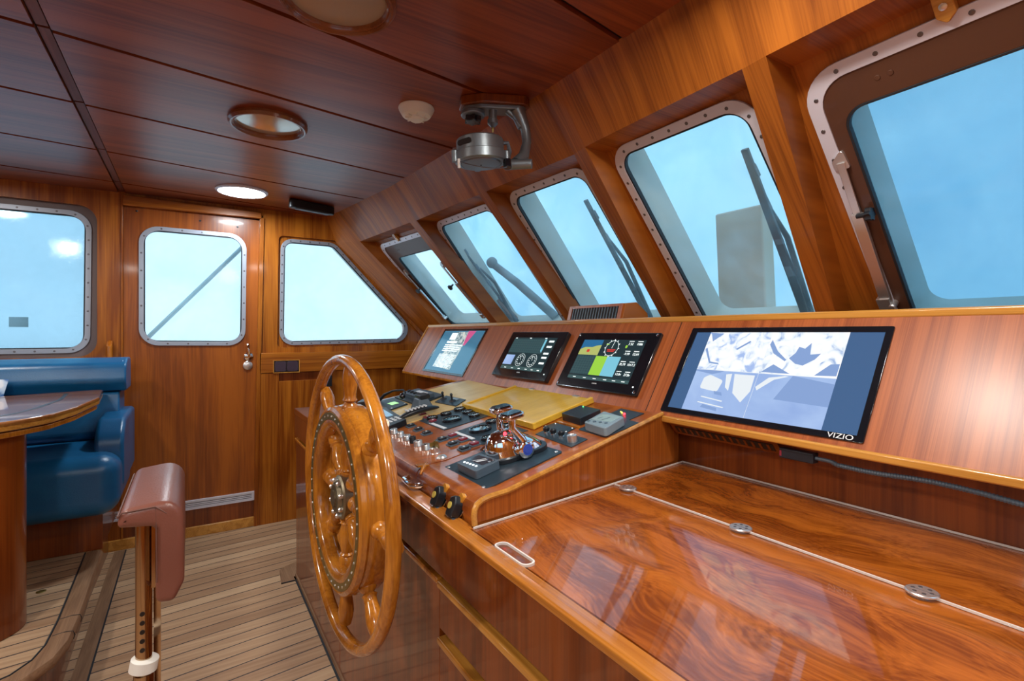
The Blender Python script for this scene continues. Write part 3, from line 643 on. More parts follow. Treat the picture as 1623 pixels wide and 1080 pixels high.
# things seen in the pictures: quay edge, folded pile, table on aft deck, deck edge
flat('picture_detail', 'camd', tv, [[(.335, .215), (.355, .200), (.375, .196), (.40, .215), (.41, .232), (.385, .228), (.38, .262), (.368, .245), (.352, .250), (.348, .232)],
    [(.275, .270), (.30, .235), (.33, .21), (.326, .206), (.29, .228), (.272, .255)], [(.41, .170), (.46, .172), (.46, .205), (.44, .203)], [(.272, .17), (.30, .195), (.35, .170)],
    [(.075, .235), (.105, .188), (.14, .185), (.135, .19), (.108, .193), (.080, .24)], [(.18, .235), (.215, .262), (.211, .266), (.176, .239)], [(.09, .262), (.12, .290), (.075, .293)]], X, .0018, .0021)
flat('picture_detail', 'camw', tv, [rpoly([(.105, .105), (.165, .098), (.172, .135), (.125, .150), (.108, .140)], .008, 3), [(.175, .155), (.185, .115), (.198, .105), (.192, .158)], [(.20, .158), (.213, .10), (.245, .075), (.262, .11), (.26, .158)],
    [(.12, .078), (.19, .070), (.192, .073), (.122, .081)], [(.115, .060), (.20, .052), (.202, .055), (.117, .063)], [(.278, .115), (.315, .150), (.35, .162), (.34, .163), (.30, .155), (.272, .125)]], X, .0018, .0021)
flat('picture_detail', 'camd', tv, [[(.155, .100), (.18, .098), (.185, .088), (.16, .09)], [(.130, .046), (.185, .040), (.182, .05), (.135, .056)], [(.36, .165), (.462, .150), (.462, .09), (.33, .095)], [(.073, .160), (.13, .152), (.165, .163), (.16, .165), (.073, .165)]], X, .0019, .0022)
text('VIZIO', .017, X @ Matrix.Translation((.505, .0238, .0042)), 'print', tv, 'maker_name', sx=1.25)
# --- page monitor (farthest)
t = thing('flat_screen_monitor', 'farthest flush monitor in the dash showing a page of text beside a pink picture', 'monitor', D(2.68, .02).translation)
X = D(2.945)
f = MB(); f.ring(rect(0, .02, .545, .320), rect(.012, .034, .530, .306), 0, .004, X); f.build('bezel', 'bezel', t, bevel=.001)
flat('screen', 'steel_blue', t, [rect(.012, .034, .530, .306)], X, 0, .0012)
flat('page_picture', 'spage', t, [[(.15, .06), (.35, .05), (.36, .30), (.19, .30), (.15, .20)]], X, .0012, .0016)
flat('page_pink', 'spink', t, [[(.352, .21), (.375, .21), (.425, .305), (.335, .305)]], X, .0016, .0019)
flat('logo_tile', 'txt', t, [rect(.135, .245, .215, .292)], X, .0016, .002)
flat('text_lines', 'txt', t, [rect(.125, .222-.0*i, .26, .236) for i in range(1)]+[rect(.12, .205-.013*i, .34-.02*(i % 2), .212-.013*i) for i in range(4)]+[rect(.11, .142-.0075*i, .335-.012*(i % 3), .146-.0075*i) for i in range(12)], X, .0018, .0021)
# --- two marine displays
def display(Y0, wd, s0, s1, label, kind):
    t = thing('marine_display', label, 'display', D(Y0-wd/2, s0).translation); X = D(Y0)
    f = MB(); f.prism(rpoly(rect(0, s0, wd, s1), .006, 3), 0, .014 if kind else .022, X); f.build('housing', 'bezel', t, bevel=.004)
    h = .0142 if kind else .0222
    Q = [(.012, s0+.02), (wd-.012, s0+.02), (wd-.012, s1-.02), (.012, s1-.02)]
    if kind:
        f = MB()
        for x in (.012, wd-.012):
            for y in (s0+.012, s1-.012): f.lathe([(.005, h-.001), (.005, h+.002), (.003, h+.003)], X @ Matrix.Translation((x, y, 0)), 10)
        f.build('screw', 'chrome', t)
    a0, a1, c0, c1 = .052, wd-.052, s0+.038, s1-.032
    flat('screen', 'sdark', t, [rect(a0, c0, a1, c1)], X, h-.001, h+.0004)
    W_, H_ = a1-a0, c1-c0; px = lambda u: a0+u*W_; py = lambda v: c0+v*H_
    if kind:
        flat('chart_sea', 'sblue', t, [rect(px(0), py(.60), px(.345), py(.985))], X, h+.0004, h+.0007)
        flat('chart_land', 'sland', t, [[(px(0), py(.60)), (px(.345), py(.60)), (px(.345), py(.86)), (px(.27), py(.84)), (px(.2), py(.80)), (px(.08), py(.80)), (px(0), py(.74))]], X, h+.0007, h+.001)
        flat('chart_mark', 'sred', t, [rpoly(rect(px(.13), py(.67), px(.18), py(.74)), .004, 3), rect(px(.47), py(.735), px(.60), py(.76)), rect(px(.475), py(.70), px(.585), py(.722))], X, h+.001, h+.0013)
        flat('depth_grid', 'steal', t, [rect(px(0), py(.12), px(.335), py(.585))], X, h+.0004, h+.0007)
        flat('grid_line', 'sgrid', t, [rect(px(0), py(.16+.06*i), px(.335), py(.168+.06*i)) for i in range(7)]+[rect(px(.02+.045*i), py(.12), px(.024+.045*i), py(.585)) for i in range(7)], X, h+.0007, h+.0009)
        flat('radar_green', 'sgreen', t, [rect(px(.335), py(.12), px(.525), py(.585))], X, h+.0004, h+.0008)
        flat('radar_cyan', 'scyan', t, [rect(px(.525), py(.12), px(.735), py(.585))], X, h+.0004, h+.0008)
        flat('soft_key_bar', 'sgrid', t, [rect(px(0), py(.0), px(1), py(.075))], X, h+.0004, h+.0007)
        cx, cy, R = px(.53), py(.79), H_*.19
        f = MB(); f.torus([(R, 0), (R, .0003), (R-.0014, .0003), (R-.0014, 0)], X @ Matrix.Translation((cx, cy, h+.0006)), 40)
        for i in range(12): a = i*PI/6; f.box(-.0015, .0015, R, R+.005, 0, .0003, X @ Matrix.Translation((cx, cy, h+.0006)) @ Matrix.Rotation(a, 4, 'Z'))
        f.box(-.0007, .0007, 0, R, 0, .0003, X @ Matrix.Translation((cx, cy, h+.0006)) @ Matrix.Rotation(-.1, 4, 'Z'))
        f.build('compass_dial', 'txt', t)
        for s_, u, v in (('7.32', .80, .90), ('1086', .93, .90), ('-9.99', .80, .665), ('12.64', .93, .665), ('70.79', .80, .42), ('1017.2', .93, .42), ('13.8v', .80, .19), ('27.8v', .93, .19)):
            text(s_, .0135, X @ Matrix.Translation((px(u), py(v), h+.0006)), 'txt', t, 'reading')
        flat('reading_caption', 'txt', t, [rect(px(u)-.012, py(v)+.010, px(u)+.012, py(v)+.0125) for u in (.80, .93) for v in (.90, .665, .42, .19)]+[rect(px(u)-.008, py(.03), px(u)+.008, py(.045)) for u in (.12, .30, .47, .64, .78, .92)], X, h+.0008, h+.001)
        flat('green_target', 'sgreen', t, [rpoly(rect(px(.735), py(.80), px(.765), py(.875)), .005, 3), rect(px(.42), py(.87), px(.47), py(.89))], X, h+.0008, h+.0011)
    else:
        flat('depth_grid', 'steal', t, [rect(px(0), py(.52), px(.80), py(.96))], X, h+.0004, h+.0007)
        flat('grid_line', 'sgrid', t, [rect(px(.0), py(.55+.07*i), px(.80), py(.558+.07*i)) for i in range(6)]+[rect(px(.01+.05*i), py(.52), px(.014+.05*i), py(.96)) for i in range(16)], X, h+.0007, h+.0009)
        flat('chart_picture', 'cam3', t, [rect(px(0), py(.14), px(.22), py(.44))], X, h+.0004, h+.0008)
        flat('blue_echo', 'scyan', t, [[(px(.76), py(.94)), (px(.80), py(.94)), (px(.80), py(.54)), (px(.76), py(.60))]], X, h+.0009, h+.0011)
        flat('soft_key_bar', 'sgrid', t, [rect(px(0), py(.0), px(1), py(.10))], X, h+.0004, h+.0007)
        for u, nm in ((.40, 'wind_dial'), (.68, 'clock_dial')):
            R = H_*.19; K_ = X @ Matrix.Translation((px(u), py(.30), h+.0006)); f = MB()
            f.torus([(R, 0), (R, .0003), (R-.0013, .0003), (R-.0013, 0)], K_, 40)
            for i in range(12): f.box(-.002, .002, R-.013, R-.008, 0, .0003, K_ @ Matrix.Rotation(i*PI/6, 4, 'Z'))
            f.box(-.0008, .0008, 0, R*.7, 0, .0003, K_ @ Matrix.Rotation(.3, 4, 'Z')); f.build(nm, 'txt', t)
        flat('reading_caption', 'txt', t, [rect(px(.86), py(v), px(.97), py(v)+.009) for v in (.22, .38, .50, .70, .86)]+[rect(px(u), py(.965), px(u)+.014, py(.99)) for u in (.02, .38, .74)]+[rect(px(u)-.008, py(.03), px(u)+.008, py(.05)) for u in (.12, .30, .47, .64, .78, .92)], X, h+.0008, h+.001)
    text('GARMIN', .0065, X @ Matrix.Translation((wd*.5, s0+.026, h+.0003)), 'print', t, 'maker_name')
    f = MB(); f.lathe([(.003, h-.001), (.003, h+.001)], X @ Matrix.Translation((wd-.025, s0+.03, 0)), 8); f.build('power_key', 'txt', t)
display(2.095, .43, .050, .287, 'raised black marine display with depth grid and two dials, between page monitor and chart display', 0)
display(1.600, .425, .046, .287, 'black marine display with screwed corners, green and cyan chart and white readings', 1)
# under the dash : grille, cable with plug
t = thing('under_dash_grille', 'narrow brown vent grille tucked under the dash below the wide monitor', 'grille', (1.245, .88, .972))
f = MB(); f.prism([(1.207, .984), (1.285, .984), (1.285, .948), (1.240, .948)], .705, 1.035, DXZ); f.build('grille_body', 'cab', t)
gx = fr((1.2235, 0, .966), (0, -1, 0), (.676, 0, -.737), (-.737, 0, -.676)); f = MB()
f.prism(rect(-1.02, -.012, -.72, .014), 0, .0012, gx); f.build('dark_slot', 'dark', t)
f = MB()
for i in range(14): f.prism(rect(-1.01+i*.021, -.009, -1.003+i*.021, .011), .0012, .0025, gx)
f.build('slats', 'cab', t)
t = thing('black_cable', 'ribbed black cable with plug hanging under the dash toward the right', 'cable', (1.22, .63, .96))
f = MB(); f.box(1.200, 1.226, .615, .695, .950, .974); f.build('plug', 'black', t, bevel=.003)
f = MB(); f.box(1.1995, 1.2005, .688, .693, .955, .968); f.build('red_mark', 'red', t)
cp = [(1.212, .615, .963), (1.214, .585, .962), (1.217, .569, .956), (1.217, .52, .955), (1.217, .484, .956), (1.217, .43, .960), (1.217, .398, .961), (1.217, .36, .960), (1.217, .324, .958), (1.217, .272, .953), (1.217, .10, .940), (1.22, -.2, .93), (1.22, -.6, .93)]
pts = []; rs = []
for a, c in zip(cp, cp[1:]):
    n_ = max(2, int((V(c)-V(a)).length/.0025))
    for i in range(n_): pts.append(tuple(V(a)+(V(c)-V(a))*i/n_)); rs.append(.0058 if len(pts) % 2 else .0046)
f = MB(); f.tube(pts[:16], .0045, 8); f.tube(pts[14:], rs[14:], 8); f.build('cable', 'dgrey', t)
# vent box on the shelf behind the dash
t = thing('vent_box', 'wooden vent box with dark vertical slats standing on the windscreen shelf', 'vent', (1.47, 1.62, 1.293))
f = MB(); f.prism([(1.42, 1.2935), (1.44, 1.366), (1.50, 1.372), (1.56, 1.33), (1.57, 1.2935)], 1.445, 1.785, DXZ); f.build('box', 'post', t, bevel=.002)
vx = fr((1.42, 0, 1.2935), (0, -1, 0), (.266, 0, .964), (-.964, 0, .266))
MB().prism(rect(-1.765, .014, -1.475, .064), 0, .0012, vx).build('dark_opening', 'dark', t)
f = MB(); f.ring(rect(-1.785, .004, -1.455, .075), rect(-1.765, .014, -1.475, .064), 0, .005, vx); f.build('face_frame', 'dash', t)
f = MB()
for i in range(17): f.prism(rect(-1.757+i*.0168, .014, -1.753+i*.0168, .064), .001, .004, vx)
f.build('slats', 'dgrey', t)

# ================================================================== HELM CONSOLE (sloping instrument desk)
ta = math.atan(.169); ca, sa = math.cos(ta), math.sin(ta)
def K(x, y, h=0): return fr((x-sa*h, y, .905+.169*(x-.585)+ca*h), (0, -1, 0), (ca, 0, sa), (-sa, 0, ca))
KP = K(.585, 0)
def kp(pts): return [(-y, (x-.585)/ca) for x, y in pts]
hc = thing('helm_console', 'sloping mahogany instrument desk with rounded nose behind the steering wheel', 'console', (.85, 1.6, .852))
prof = [(.4975, .816), (.4975, .853), (.495, .872), (.497, .884), (.503, .894), (.515, .900), (.535, .9035), (.585, .905), (1.195, 1.0081), (1.195, .983), (1.286, .983), (1.286, .816)]
ye = lambda x: .930+.170*(x-.489)
n = len(prof); vs = [(x, ye(x), z) for x, z in prof]+[(x, 2.36, z) for x, z in prof]
f = MB(); f.add(vs, [tuple(range(n)), tuple(range(n, 2*n))[::-1]]+[(i, (i+1) % n, n+(i+1) % n, n+i) for i in range(n)]); wm = f.build('desk', 'cons', hc, smooth=30).modifiers.new('weighted', 'WEIGHTED_NORMAL'); wm.keep_sharp = True; wm.weight = 100
f = MB(); f.add([(x, ye(x)-o_, z) for o_ in (.0005, .003) for x, z in [(.499, .856)]+[(a_+.003, b_-.002) for a_, b_ in prof[3:8]]+[(1.19, 1.004), (1.19, .986), (1.285, .986), (1.285, .856)]],
    [tuple(range(10)), tuple(range(10, 20))[::-1]]+[(i, (i+1) % 10, 10+(i+1) % 10, 10+i) for i in range(10)]); f.build('side_panel', wood('side_panel_mahogany', (.24, .055, .007), (.42, .115, .015), 'z', 16, coat=.4), hc)
f = MB(); f.tube([(x, ye(x)-.001, z) for x, z in prof[1:9]], .0065, 8); f.build('edge_moulding', 'gold', hc)
f = MB(); f.tube([(x, 1.255+.15*(x-.55), z+.0002) for x, z in prof[2:8]+[(.70, .9246)]], .0014, 6); f.build('seam', 'cab', hc)
# pale boards
f = MB(); f.prism(kp([(.612, 1.755), (.90, 1.80), (.90, 1.765), (1.16, 1.78), (1.19, 2.30), (.61, 2.30)]), 0, .004, KP)
tag(f.build('pale_board', 'pale', at=K(.85, 2.0).translation), 'pale varnished board under the radios at the far end of the helm desk', 'board')
t = thing('board_tray', 'yellow varnished board with raised rims on the desk below the marine displays', 'board', K(1.0, 1.5).translation)
f = MB(); f.prism(kp([(.888, 1.275), (1.188, 1.345), (1.188, 1.85), (.905, 1.77)]), .0005, .013, KP); f.build('board', 'yellow', t)
f = MB(); f.prism(kp([(.880, 1.268), (.893, 1.268), (.905, 1.772), (.892, 1.772)]), .0005, .022, KP); f.build('rim', 'yellow', t, bevel=.004)
f = MB(); f.prism(kp([(.880, 1.268), (.882, 1.282), (1.186, 1.358), (1.186, 1.342)]), .0005, .022, KP); f.build('rim', 'yellow', t, bevel=.004)
f = MB(); f.prism(kp([(.905, 1.760), (.905, 1.774), (1.186, 1.848), (1.186, 1.832)]), .0005, .020, KP); f.build('rim', 'yellow', t, bevel=.004)
f = MB()
for y in (1.42, 1.70): f.prism(kp([(1.178, y), (1.190, y), (1.190, y+.03), (1.178, y+.03)]), .013, .017, KP)
f.build('hinge', 'steel', t)
# gauges
def gauge(par, x, y, r, X=None):
    G = K(x, y, .002); f = MB(); f.lathe([(r, 0), (r, .006), (r*.93, .009), (r*.84, .009), (r*.82, .005)], G, 28); g_ = f.build('gauge', 'bezel', par)
    f = MB(); f.lathe([(r*.82, .004), (r*.82, .0052)], G, 28); f.build('dial', plain('dial_glass', (.06, .16, .21), .08, coat=1) if 'dialm' not in M else M['dialm'], g_)
    f = MB(); f.box(-.0008, .0008, 0, r*.6, .0053, .006, G @ Matrix.Rotation(random.uniform(-1, 1), 4, 'Z'))
    for i in range(9):
        f.box(-.0006, .0006, r*.62, r*.75, .0053, .0058, G @ Matrix.Rotation(-2+i*.5, 4, 'Z'))
    f.build('needle', 'print', g_)
M['dialm'] = plain('dial_glass', (.05, .13, .17), .08, coat=1)
t = thing('gauge_panel', 'black engine gauge panel beside the pale board, six round gauges', 'gauge panel', K(.80, 1.66).translation)
MB().prism(kp([(.712, 1.545), (.895, 1.560), (.905, 1.795), (.712, 1.765)]), 0, .002, KP).build('panel', 'panel', t, bevel=.0005)
for x, y, r in ((.752, 1.735, .021), (.808, 1.738, .021), (.872, 1.752, .023), (.785, 1.640, .036), (.868, 1.678, .021), (.858, 1.608, .021)): gauge(t, x, y, r)
MB().prism(kp([(.717, 1.56), (.729, 1.56), (.729, 1.685), (.717, 1.685)]), .002, .003, KP).build('label_strip', 'print', t)
t = thing('gauge_panel', 'black engine gauge panel partly hidden by the chrome throttle', 'gauge panel', K(.80, 1.38).translation)
MB().prism(kp([(.712, 1.285), (.868, 1.280), (.875, 1.505), (.712, 1.490)]), 0, .002, KP).build('panel', 'panel', t, bevel=.0005)
for x, y, r in ((.782, 1.425, .037), (.850, 1.470, .021), (.848, 1.375, .020), (.748, 1.315, .022), (.83, 1.315, .018)): gauge(t, x, y, r)
MB().prism(kp([(.717, 1.36), (.729, 1.36), (.729, 1.485), (.717, 1.485)]), .002, .003, KP).build('label_strip', 'print', t)
# push buttons
def button(x, y, col, lab, grp):
    G = K(x, y); t = thing('push_button', lab, 'button', G.translation, grp)
    MB().prism(rpoly(rect(-.0165, -.0165, .0165, .0165), .003, 2), 0, .004, G).build('base', 'dgrey', t, bevel=.0005)
    c = MB(); c.prism(rpoly(rect(-.012, -.012, .012, .012), .003, 2), .004, .010, G).build('cap', col, t, bevel=.001)
    MB().box(-.004, .004, -.002, .003, .0101, .0106, G).build('mark', 'print', t)
    return t
for (nm, col, spots, lab, grp) in (('r', 'red', ((.755, 1.835), (.745, 1.765), (.735, 1.690)), 'small square dark red push button in the row beside the farther gauge panel', 'red push buttons by the farther gauge panel'),
        ('r', 'red', ((.698, 1.452), (.698, 1.380), (.698, 1.308)), 'small square dark red push button in the row beside the gauge panel near the throttle', 'red push buttons by the nearer gauge panel'),
        ('k', 'black', ((.662, 1.715), (.660, 1.640), (.658, 1.565)), 'small square black push button in front of the farther red row', 'black push buttons, farther row'),
        ('k', 'black', ((.660, 1.448), (.660, 1.372), (.660, 1.298)), 'small square black push button in front of the nearer red row', 'black push buttons, nearer row')):
    b0 = button(*spots[0], col, lab, grp)
    for x, y in spots[1:]: dup(b0, K(x, y).translation-K(*spots[0]).translation)
# key switches along the nose
def knob(x, y, lab, grp=None, m='steel', r=.0135, hh=.017):
    G = K(x, y); t = thing('rotary_switch', lab, 'switch', G.translation, grp)
    MB().lathe([(r*1.05, 0), (r*1.05, .003), (r, .004), (r, hh-.002), (r*.9, hh), (r*.55, hh), (r*.5, hh-.002)], G, 24).build('barrel', m, t)
    MB().box(-r*.45, r*.45, -.0015, .0015, hh-.002, hh+.0005, G).build('key_slot', 'dark', t)
    return t
k0 = knob(.590, 1.685, 'silver key switch in the row along the desk nose behind the steering wheel', 'silver key switches along the desk nose')
for y in (1.622, 1.562, 1.465, 1.405): dup(k0, (0, y-1.685, 0))
knob(.592, 1.515, 'small black switch between the silver key switches on the desk nose', None, 'black', .0105, .020)
t = knob(.592, 1.345, 'silver key switch nearest the throttle with a key and tag in it', None, 'steel', .0145, .020)
G = K(.592, 1.345); f = MB(); f.box(-.001, .001, -.012, .012, .022, .034, G); f.prism(rect(.004, .022, .034, .040), -.001, .001, G @ Matrix.Rotation(PI/2, 4, 'X')); f.build('key', 'brass', t)
G = K(.585, 1.285); f = MB(); f.lathe([(.015, 0), (.015, .004), (.010, .009), (.004, .010)], G, 20); tag(f.build('lock_cover', 'steel', at=G.translation), 'low round silver lock cover beside the key switch with the key', 'lock')
f = MB(); f.tube([(.53, 1.26, .906), (.510, 1.235, .901), (.497, 1.225, .888)], [.004, .006, .003], 8); f.box(.497, .53, 1.24, 1.262, .902, .907)
tag(f.build('leather_tag', 'wheel', at=(.51, 1.24, .9), bevel=.001), 'tan strap tag hanging over the desk nose below the keys', 'tag')
f = MB(); f.tube([(.497, 1.300, .864), (.482, 1.297, .864), (.476, 1.285, .864), (.476, 1.225, .864), (.482, 1.213, .864), (.497, 1.210, .864)], .007, 10)
tag(f.build('pull_handle', 'chrome', at=(.49, 1.255, .864)), 'short polished bar handle low on the desk nose beside the wheel rim', 'handle')
for y, lab in ((1.082, 'black and amber rocker plug on the desk nose, the one nearer the wheel'), (.998, 'black and amber rocker plug on the desk nose, the one nearer the chart table')):
    G = fr((.4975, y, .866), (0, -1, 0), (.35, 0, .94), (-.94, 0, .35)); t = thing('rocker_plug', lab, 'plug', G.translation)
    MB().prism(rpoly(rect(-.019, -.016, .019, .034), .017, 6), -.004, .003, G).build('chrome_plate', 'chrome', t, bevel=.001)
    MB().prism(rpoly([(-.016, -.020), (.012, -.020), (.016, .012), (.004, .028), (-.013, .020)], .007, 4), .003, .026, G).build('body', 'black', t, bevel=.004)
    MB().prism(rpoly([(-.005, .018), (.012, .012), (.016, .030), (.002, .036)], .004, 3), .002, .012, G).build('amber_tip', plain('amber', (.65, .28, .03), .25), t)
    MB().lathe([(.0075, .026), (.0075, .0275)], G @ Matrix.Translation((-.003, .004, 0)), 16).build('yellow_dot', plain('yellow_dot', (.75, .6, .12), .4), t)
    MB().box(-.016, .014, -.024, -.019, .002, .018, G).build('name_plate', 'dgrey', t)
# throttle plate, display, throttle
t = thing('throttle_plate', 'black mounting plate with four screws under the chrome throttle', 'plate', K(.68, 1.1).translation)
PP = [(.550, 1.205), (.546, .985), (.809, 1.033), (.806, 1.245)]
MB().prism(rpoly(kp(PP), .012, 5), 0, .004, KP).build('plate', 'panel', t, bevel=.0008)
f = MB()
for x, y in ((.562, 1.192), (.557, 1.000), (.797, 1.046), (.793, 1.23)): f.lathe([(.005, .004), (.004, .0055), (.002, .006)], K(x, y), 10)
f.build('screw', 'steel', t)
t = thing('engine_display', 'small slate grey display box with five white keys on the throttle plate', 'display', K(.60, 1.10, .004).translation)
q = kp([(.566, 1.148), (.567, 1.050), (.642, 1.066), (.640, 1.160)])
MB().prism(rpoly(q, .006, 3), .004, .026, KP).build('housing', 'dgrey', t, bevel=.002)
cx, cy = sum(p[0] for p in q)/4, sum(p[1] for p in q)/4; EX = KP @ Matrix.Translation((cx, cy, .026)) @ Matrix.Rotation(.10, 4, 'Z')
MB().prism(rpoly(rect(-.035, -.010, .035, .028), .003, 2), 0, .0006, EX).build('screen', plain('lcd_dark', (.03, .035, .05), .1), t)
flat('screen_mark', 'print', t, [[(-.014, -.006), (-.012, -.006), (.006, .022), (.004, .022)], [(.004, -.004), (.016, .018), (.012, .018), (-.004, -.004)]], EX, .0006, .001)
f = MB()
for i in range(5): f.lathe([(.0035, .0001), (.003, .0015)], EX @ Matrix.Translation((-.026+i*.013, -.022, 0)), 10)
f.build('keys', 'wledge', t)
th = thing('throttle_control', 'chrome twin lever throttle with small red lamps', 'throttle', K(.725, 1.125, .004).translation)
G = K(.725, 1.125, .004)
f = MB(); vs = []; fs = []; nu, nv = 28, 12
base = [(.083*math.cos(2*PI*i/nu)+(0 if math.cos(2*PI*i/nu) < 0 else 0), .046*math.copysign(abs(math.sin(2*PI*i/nu))**.8, math.sin(2*PI*i/nu))) for i in range(nu)]
for j in range(nv+1):
    a = j/nv; s_ = math.cos(a*PI/2)**.62 if j < nv else .02; hgt = .012+.062*math.sin(a*PI/2)
    if j == 0: hgt = 0
    for (u, w_) in base: yy_ = u*(s_ if j else 1.06)-.022*a; vs.append((w_*(s_ if j else 1.06)*(1-.15*a)*.95, yy_, hgt*(1-.50*max(0, min(1, (yy_+.01)/.085))**.8)))
for j in range(nv):
    for i in range(nu): k2 = (i+1) % nu; fs.append((j*nu+i, j*nu+k2, (j+1)*nu+k2, (j+1)*nu+i))
fs += [tuple(range(nu)), tuple(range(nv*nu, nv*nu+nu))]
f.add(vs, fs, G); f.build('body', 'chrome', th, smooth=50)
f = MB(); f.prism(rpoly(rect(-.050, -.088, .050, .088), .045, 8), 0, .012, G); f.build('base_ring', 'black', th, bevel=.002)
for sx_, lean, nm in ((1, -.012, 'lever'), (-1, .010, 'lever')):
    f = MB(); x = sx_*.050
    f.tube([G @ V(p) for p in ((x, .0, .026), (x*1.06, lean*.2-.008, .055), (x*.98, lean-.018, .085), (x*.90, lean-.012, .108))], [.013, .011, .0095, .010], 12)
    f.lathe([(.020, -.007), (.023, -.004), (.023, .008), (.018, .012)], G @ fr((x*1.10, -.004, .026), (0, 1, 0), (0, 0, 1), (1, 0, 0)) if sx_ > 0 else G @ fr((x*1.10, -.004, .026), (0, -1, 0), (0, 0, 1), (-1, 0, 0)), 24)
    lv = f.build(nm, 'chrome', th, smooth=50)
    f = MB(); c = V((x*.86, lean-.012, .116)); H_ = G @ Matrix.Translation(c) @ Matrix.Rotation(.12*sx_, 4, 'Z')
    f.prism(rpoly(rect(-.024, -.028, .024, .030), .012, 5), -.008, .006, H_); gr = f.build('grip', 'chrome', lv, bevel=.005, seg=3)
    f = MB(); f.prism(rpoly(rect(-.019, -.023, .019, .025), .010, 5), .006, .0085, H_); f.build('grip_pad', 'bezel', lv, bevel=.001)
    if sx_ > 0: MB().lathe([(.0145, .0122), (.0145, .0128), (.0095, .0128), (.0095, .0136)], G @ fr((x*1.10, -.004, .026), (0, 1, 0), (0, 0, 1), (1, 0, 0)), 20).build('blue_badge', plain('blue_badge', (.03, .08, .45), .3), lv)
f = MB(); f.ball(G @ V((-.004, -.037, .069)), .0045); f.ball(G @ V((.022, -.037, .069)), .0045); f.build('red_lamps', 'redlamp', th)
f = MB(); f.tube([G @ V(p) for p in ((-.058, -.02, .018), (-.062, -.05, .012), (-.058, -.07, .020), (-.054, -.05, .03))], .004, 8); f.build('side_clip', 'chrome', th)
# knob plates and boxes on the right part of the desk
t = thing('knob_plate', 'black plate with three black knobs and one silver knob behind the throttle', 'plate', K(.88, 1.14).translation)
MB().prism(kp([(.858, 1.228), (.918, 1.240), (.912, 1.058), (.845, 1.045)]), 0, .0025, KP).build('plate', 'panel', t, bevel=.0006)
for y in (1.198, 1.165, 1.128):
    G = K(.878, y, .0025); f = MB(); f.lathe([(.0085, 0), (.0085, .006), (.006, .008)], G, 18); o = f.build('knob_collar', 'chrome', t)
    MB().lathe([(.007, .008), (.0095, .012), (.0095, .018), (.005, .022)], G, 18).build('knob', 'black', t)
MB().lathe([(.014, 0), (.0135, .018), (.010, .019), (.009, .017)], K(.875, 1.077, .0025), 24).build('silver_knob', 'steel', t)
t = thing('blank_plate', 'plain black cover plate with corner screws beside the yellow tray', 'plate', K(.93, 1.22).translation)
MB().prism(kp([(.918, 1.272), (.962, 1.268), (.958, 1.167), (.916, 1.155)]), 0, .0025, KP).build('plate', 'panel', t, bevel=.0006)
f = MB()
for x, y in ((.923, 1.265), (.956, 1.26), (.953, 1.174), (.921, 1.163)): f.lathe([(.003, .0025), (.002, .004)], K(x, y), 8)
f.build('screw', 'steel', t)
f = MB(); f.prism(kp([(.964, 1.268), (.972, 1.268), (.970, 1.16), (.962, 1.16)]), .0003, .006, KP); tag(f.build('wood_strip', 'wheel', at=K(.967, 1.21).translation), 'short narrow wooden strip between the blank plate and the black box', 'strip')
t = thing('black_box', 'flat black electronics box with tiny green light beside the yellow tray', 'box', K(1.05, 1.24).translation)
MB().prism(rpoly(kp([(.995, 1.275), (1.088, 1.292), (1.082, 1.190), (.986, 1.174)]), .004, 3), 0, .024, KP).build('housing', 'black', t, bevel=.002)
f = MB(); f.ball(K(1.075, 1.265, .025).translation, .0022); f.build('green_light', 'greenlamp', t)
t = thing('autopilot_control', 'light grey autopilot control with square screen and four keys on black plate', 'control', K(1.0, 1.07).translation)
MB().prism(rpoly(kp([(.955, 1.150), (1.10, 1.165), (1.09, 1.040), (.950, 1.028)]), .006, 3), 0, .003, KP).build('mounting_plate', 'panel', t, bevel=.0006)
q = kp([(.962, 1.125), (1.070, 1.150), (1.055, 1.052), (.955, 1.030)])
q = kp([(.955, 1.118), (1.062, 1.152), (1.046, 1.052), (.945, 1.020)])
MB().prism(rpoly(q, .007, 4), .003, .030, KP).build('housing', 'grey', t, bevel=.004)
cx, cy = sum(p[0] for p in q)/4, sum(p[1] for p in q)/4; EX = KP @ Matrix.Translation((cx, cy, .030)) @ Matrix.Rotation(.18, 4, 'Z')
MB().prism(rpoly(rect(-.036, -.018, .036, .038), .003, 2), 0, .0006, EX).build('screen', plain('grey_lcd', (.28, .38, .40), .25), t)
flat('screen_mark', 'dgrey', t, [[(-.002, -.012), (.0, -.014), (.010, .014), (.006, .014)], [(-.02, -.006), (-.018, -.006), (-.014, .012), (-.016, .012)]], EX, .0006, .001)
f = MB()
for i in range(4): f.lathe([(.005, .0001), (.0045, .002)], EX @ Matrix.Translation((-.030+i*.020, -.032, 0)), 12)
f.build('keys', 'dgrey', t)
t = thing('indicator_panel', 'black panel with glowing red and yellow indicator lights in the desk corner', 'panel', K(1.14, 1.12).translation)
MB().prism(kp([(1.09, 1.185), (1.175, 1.20), (1.168, 1.095), (1.085, 1.085)]), 0, .0025, KP).build('plate', 'panel', t, bevel=.0006)
f = MB(); f.ball(K(1.125, 1.135, .006).translation, .004); f.build('red_light', 'redlamp', t)
f = MB(); f.ball(K(1.135, 1.155, .005).translation, .0025); f.ball(K(1.14, 1.165, .005).translation, .002); f.build('yellow_light', 'yellowlamp', t)
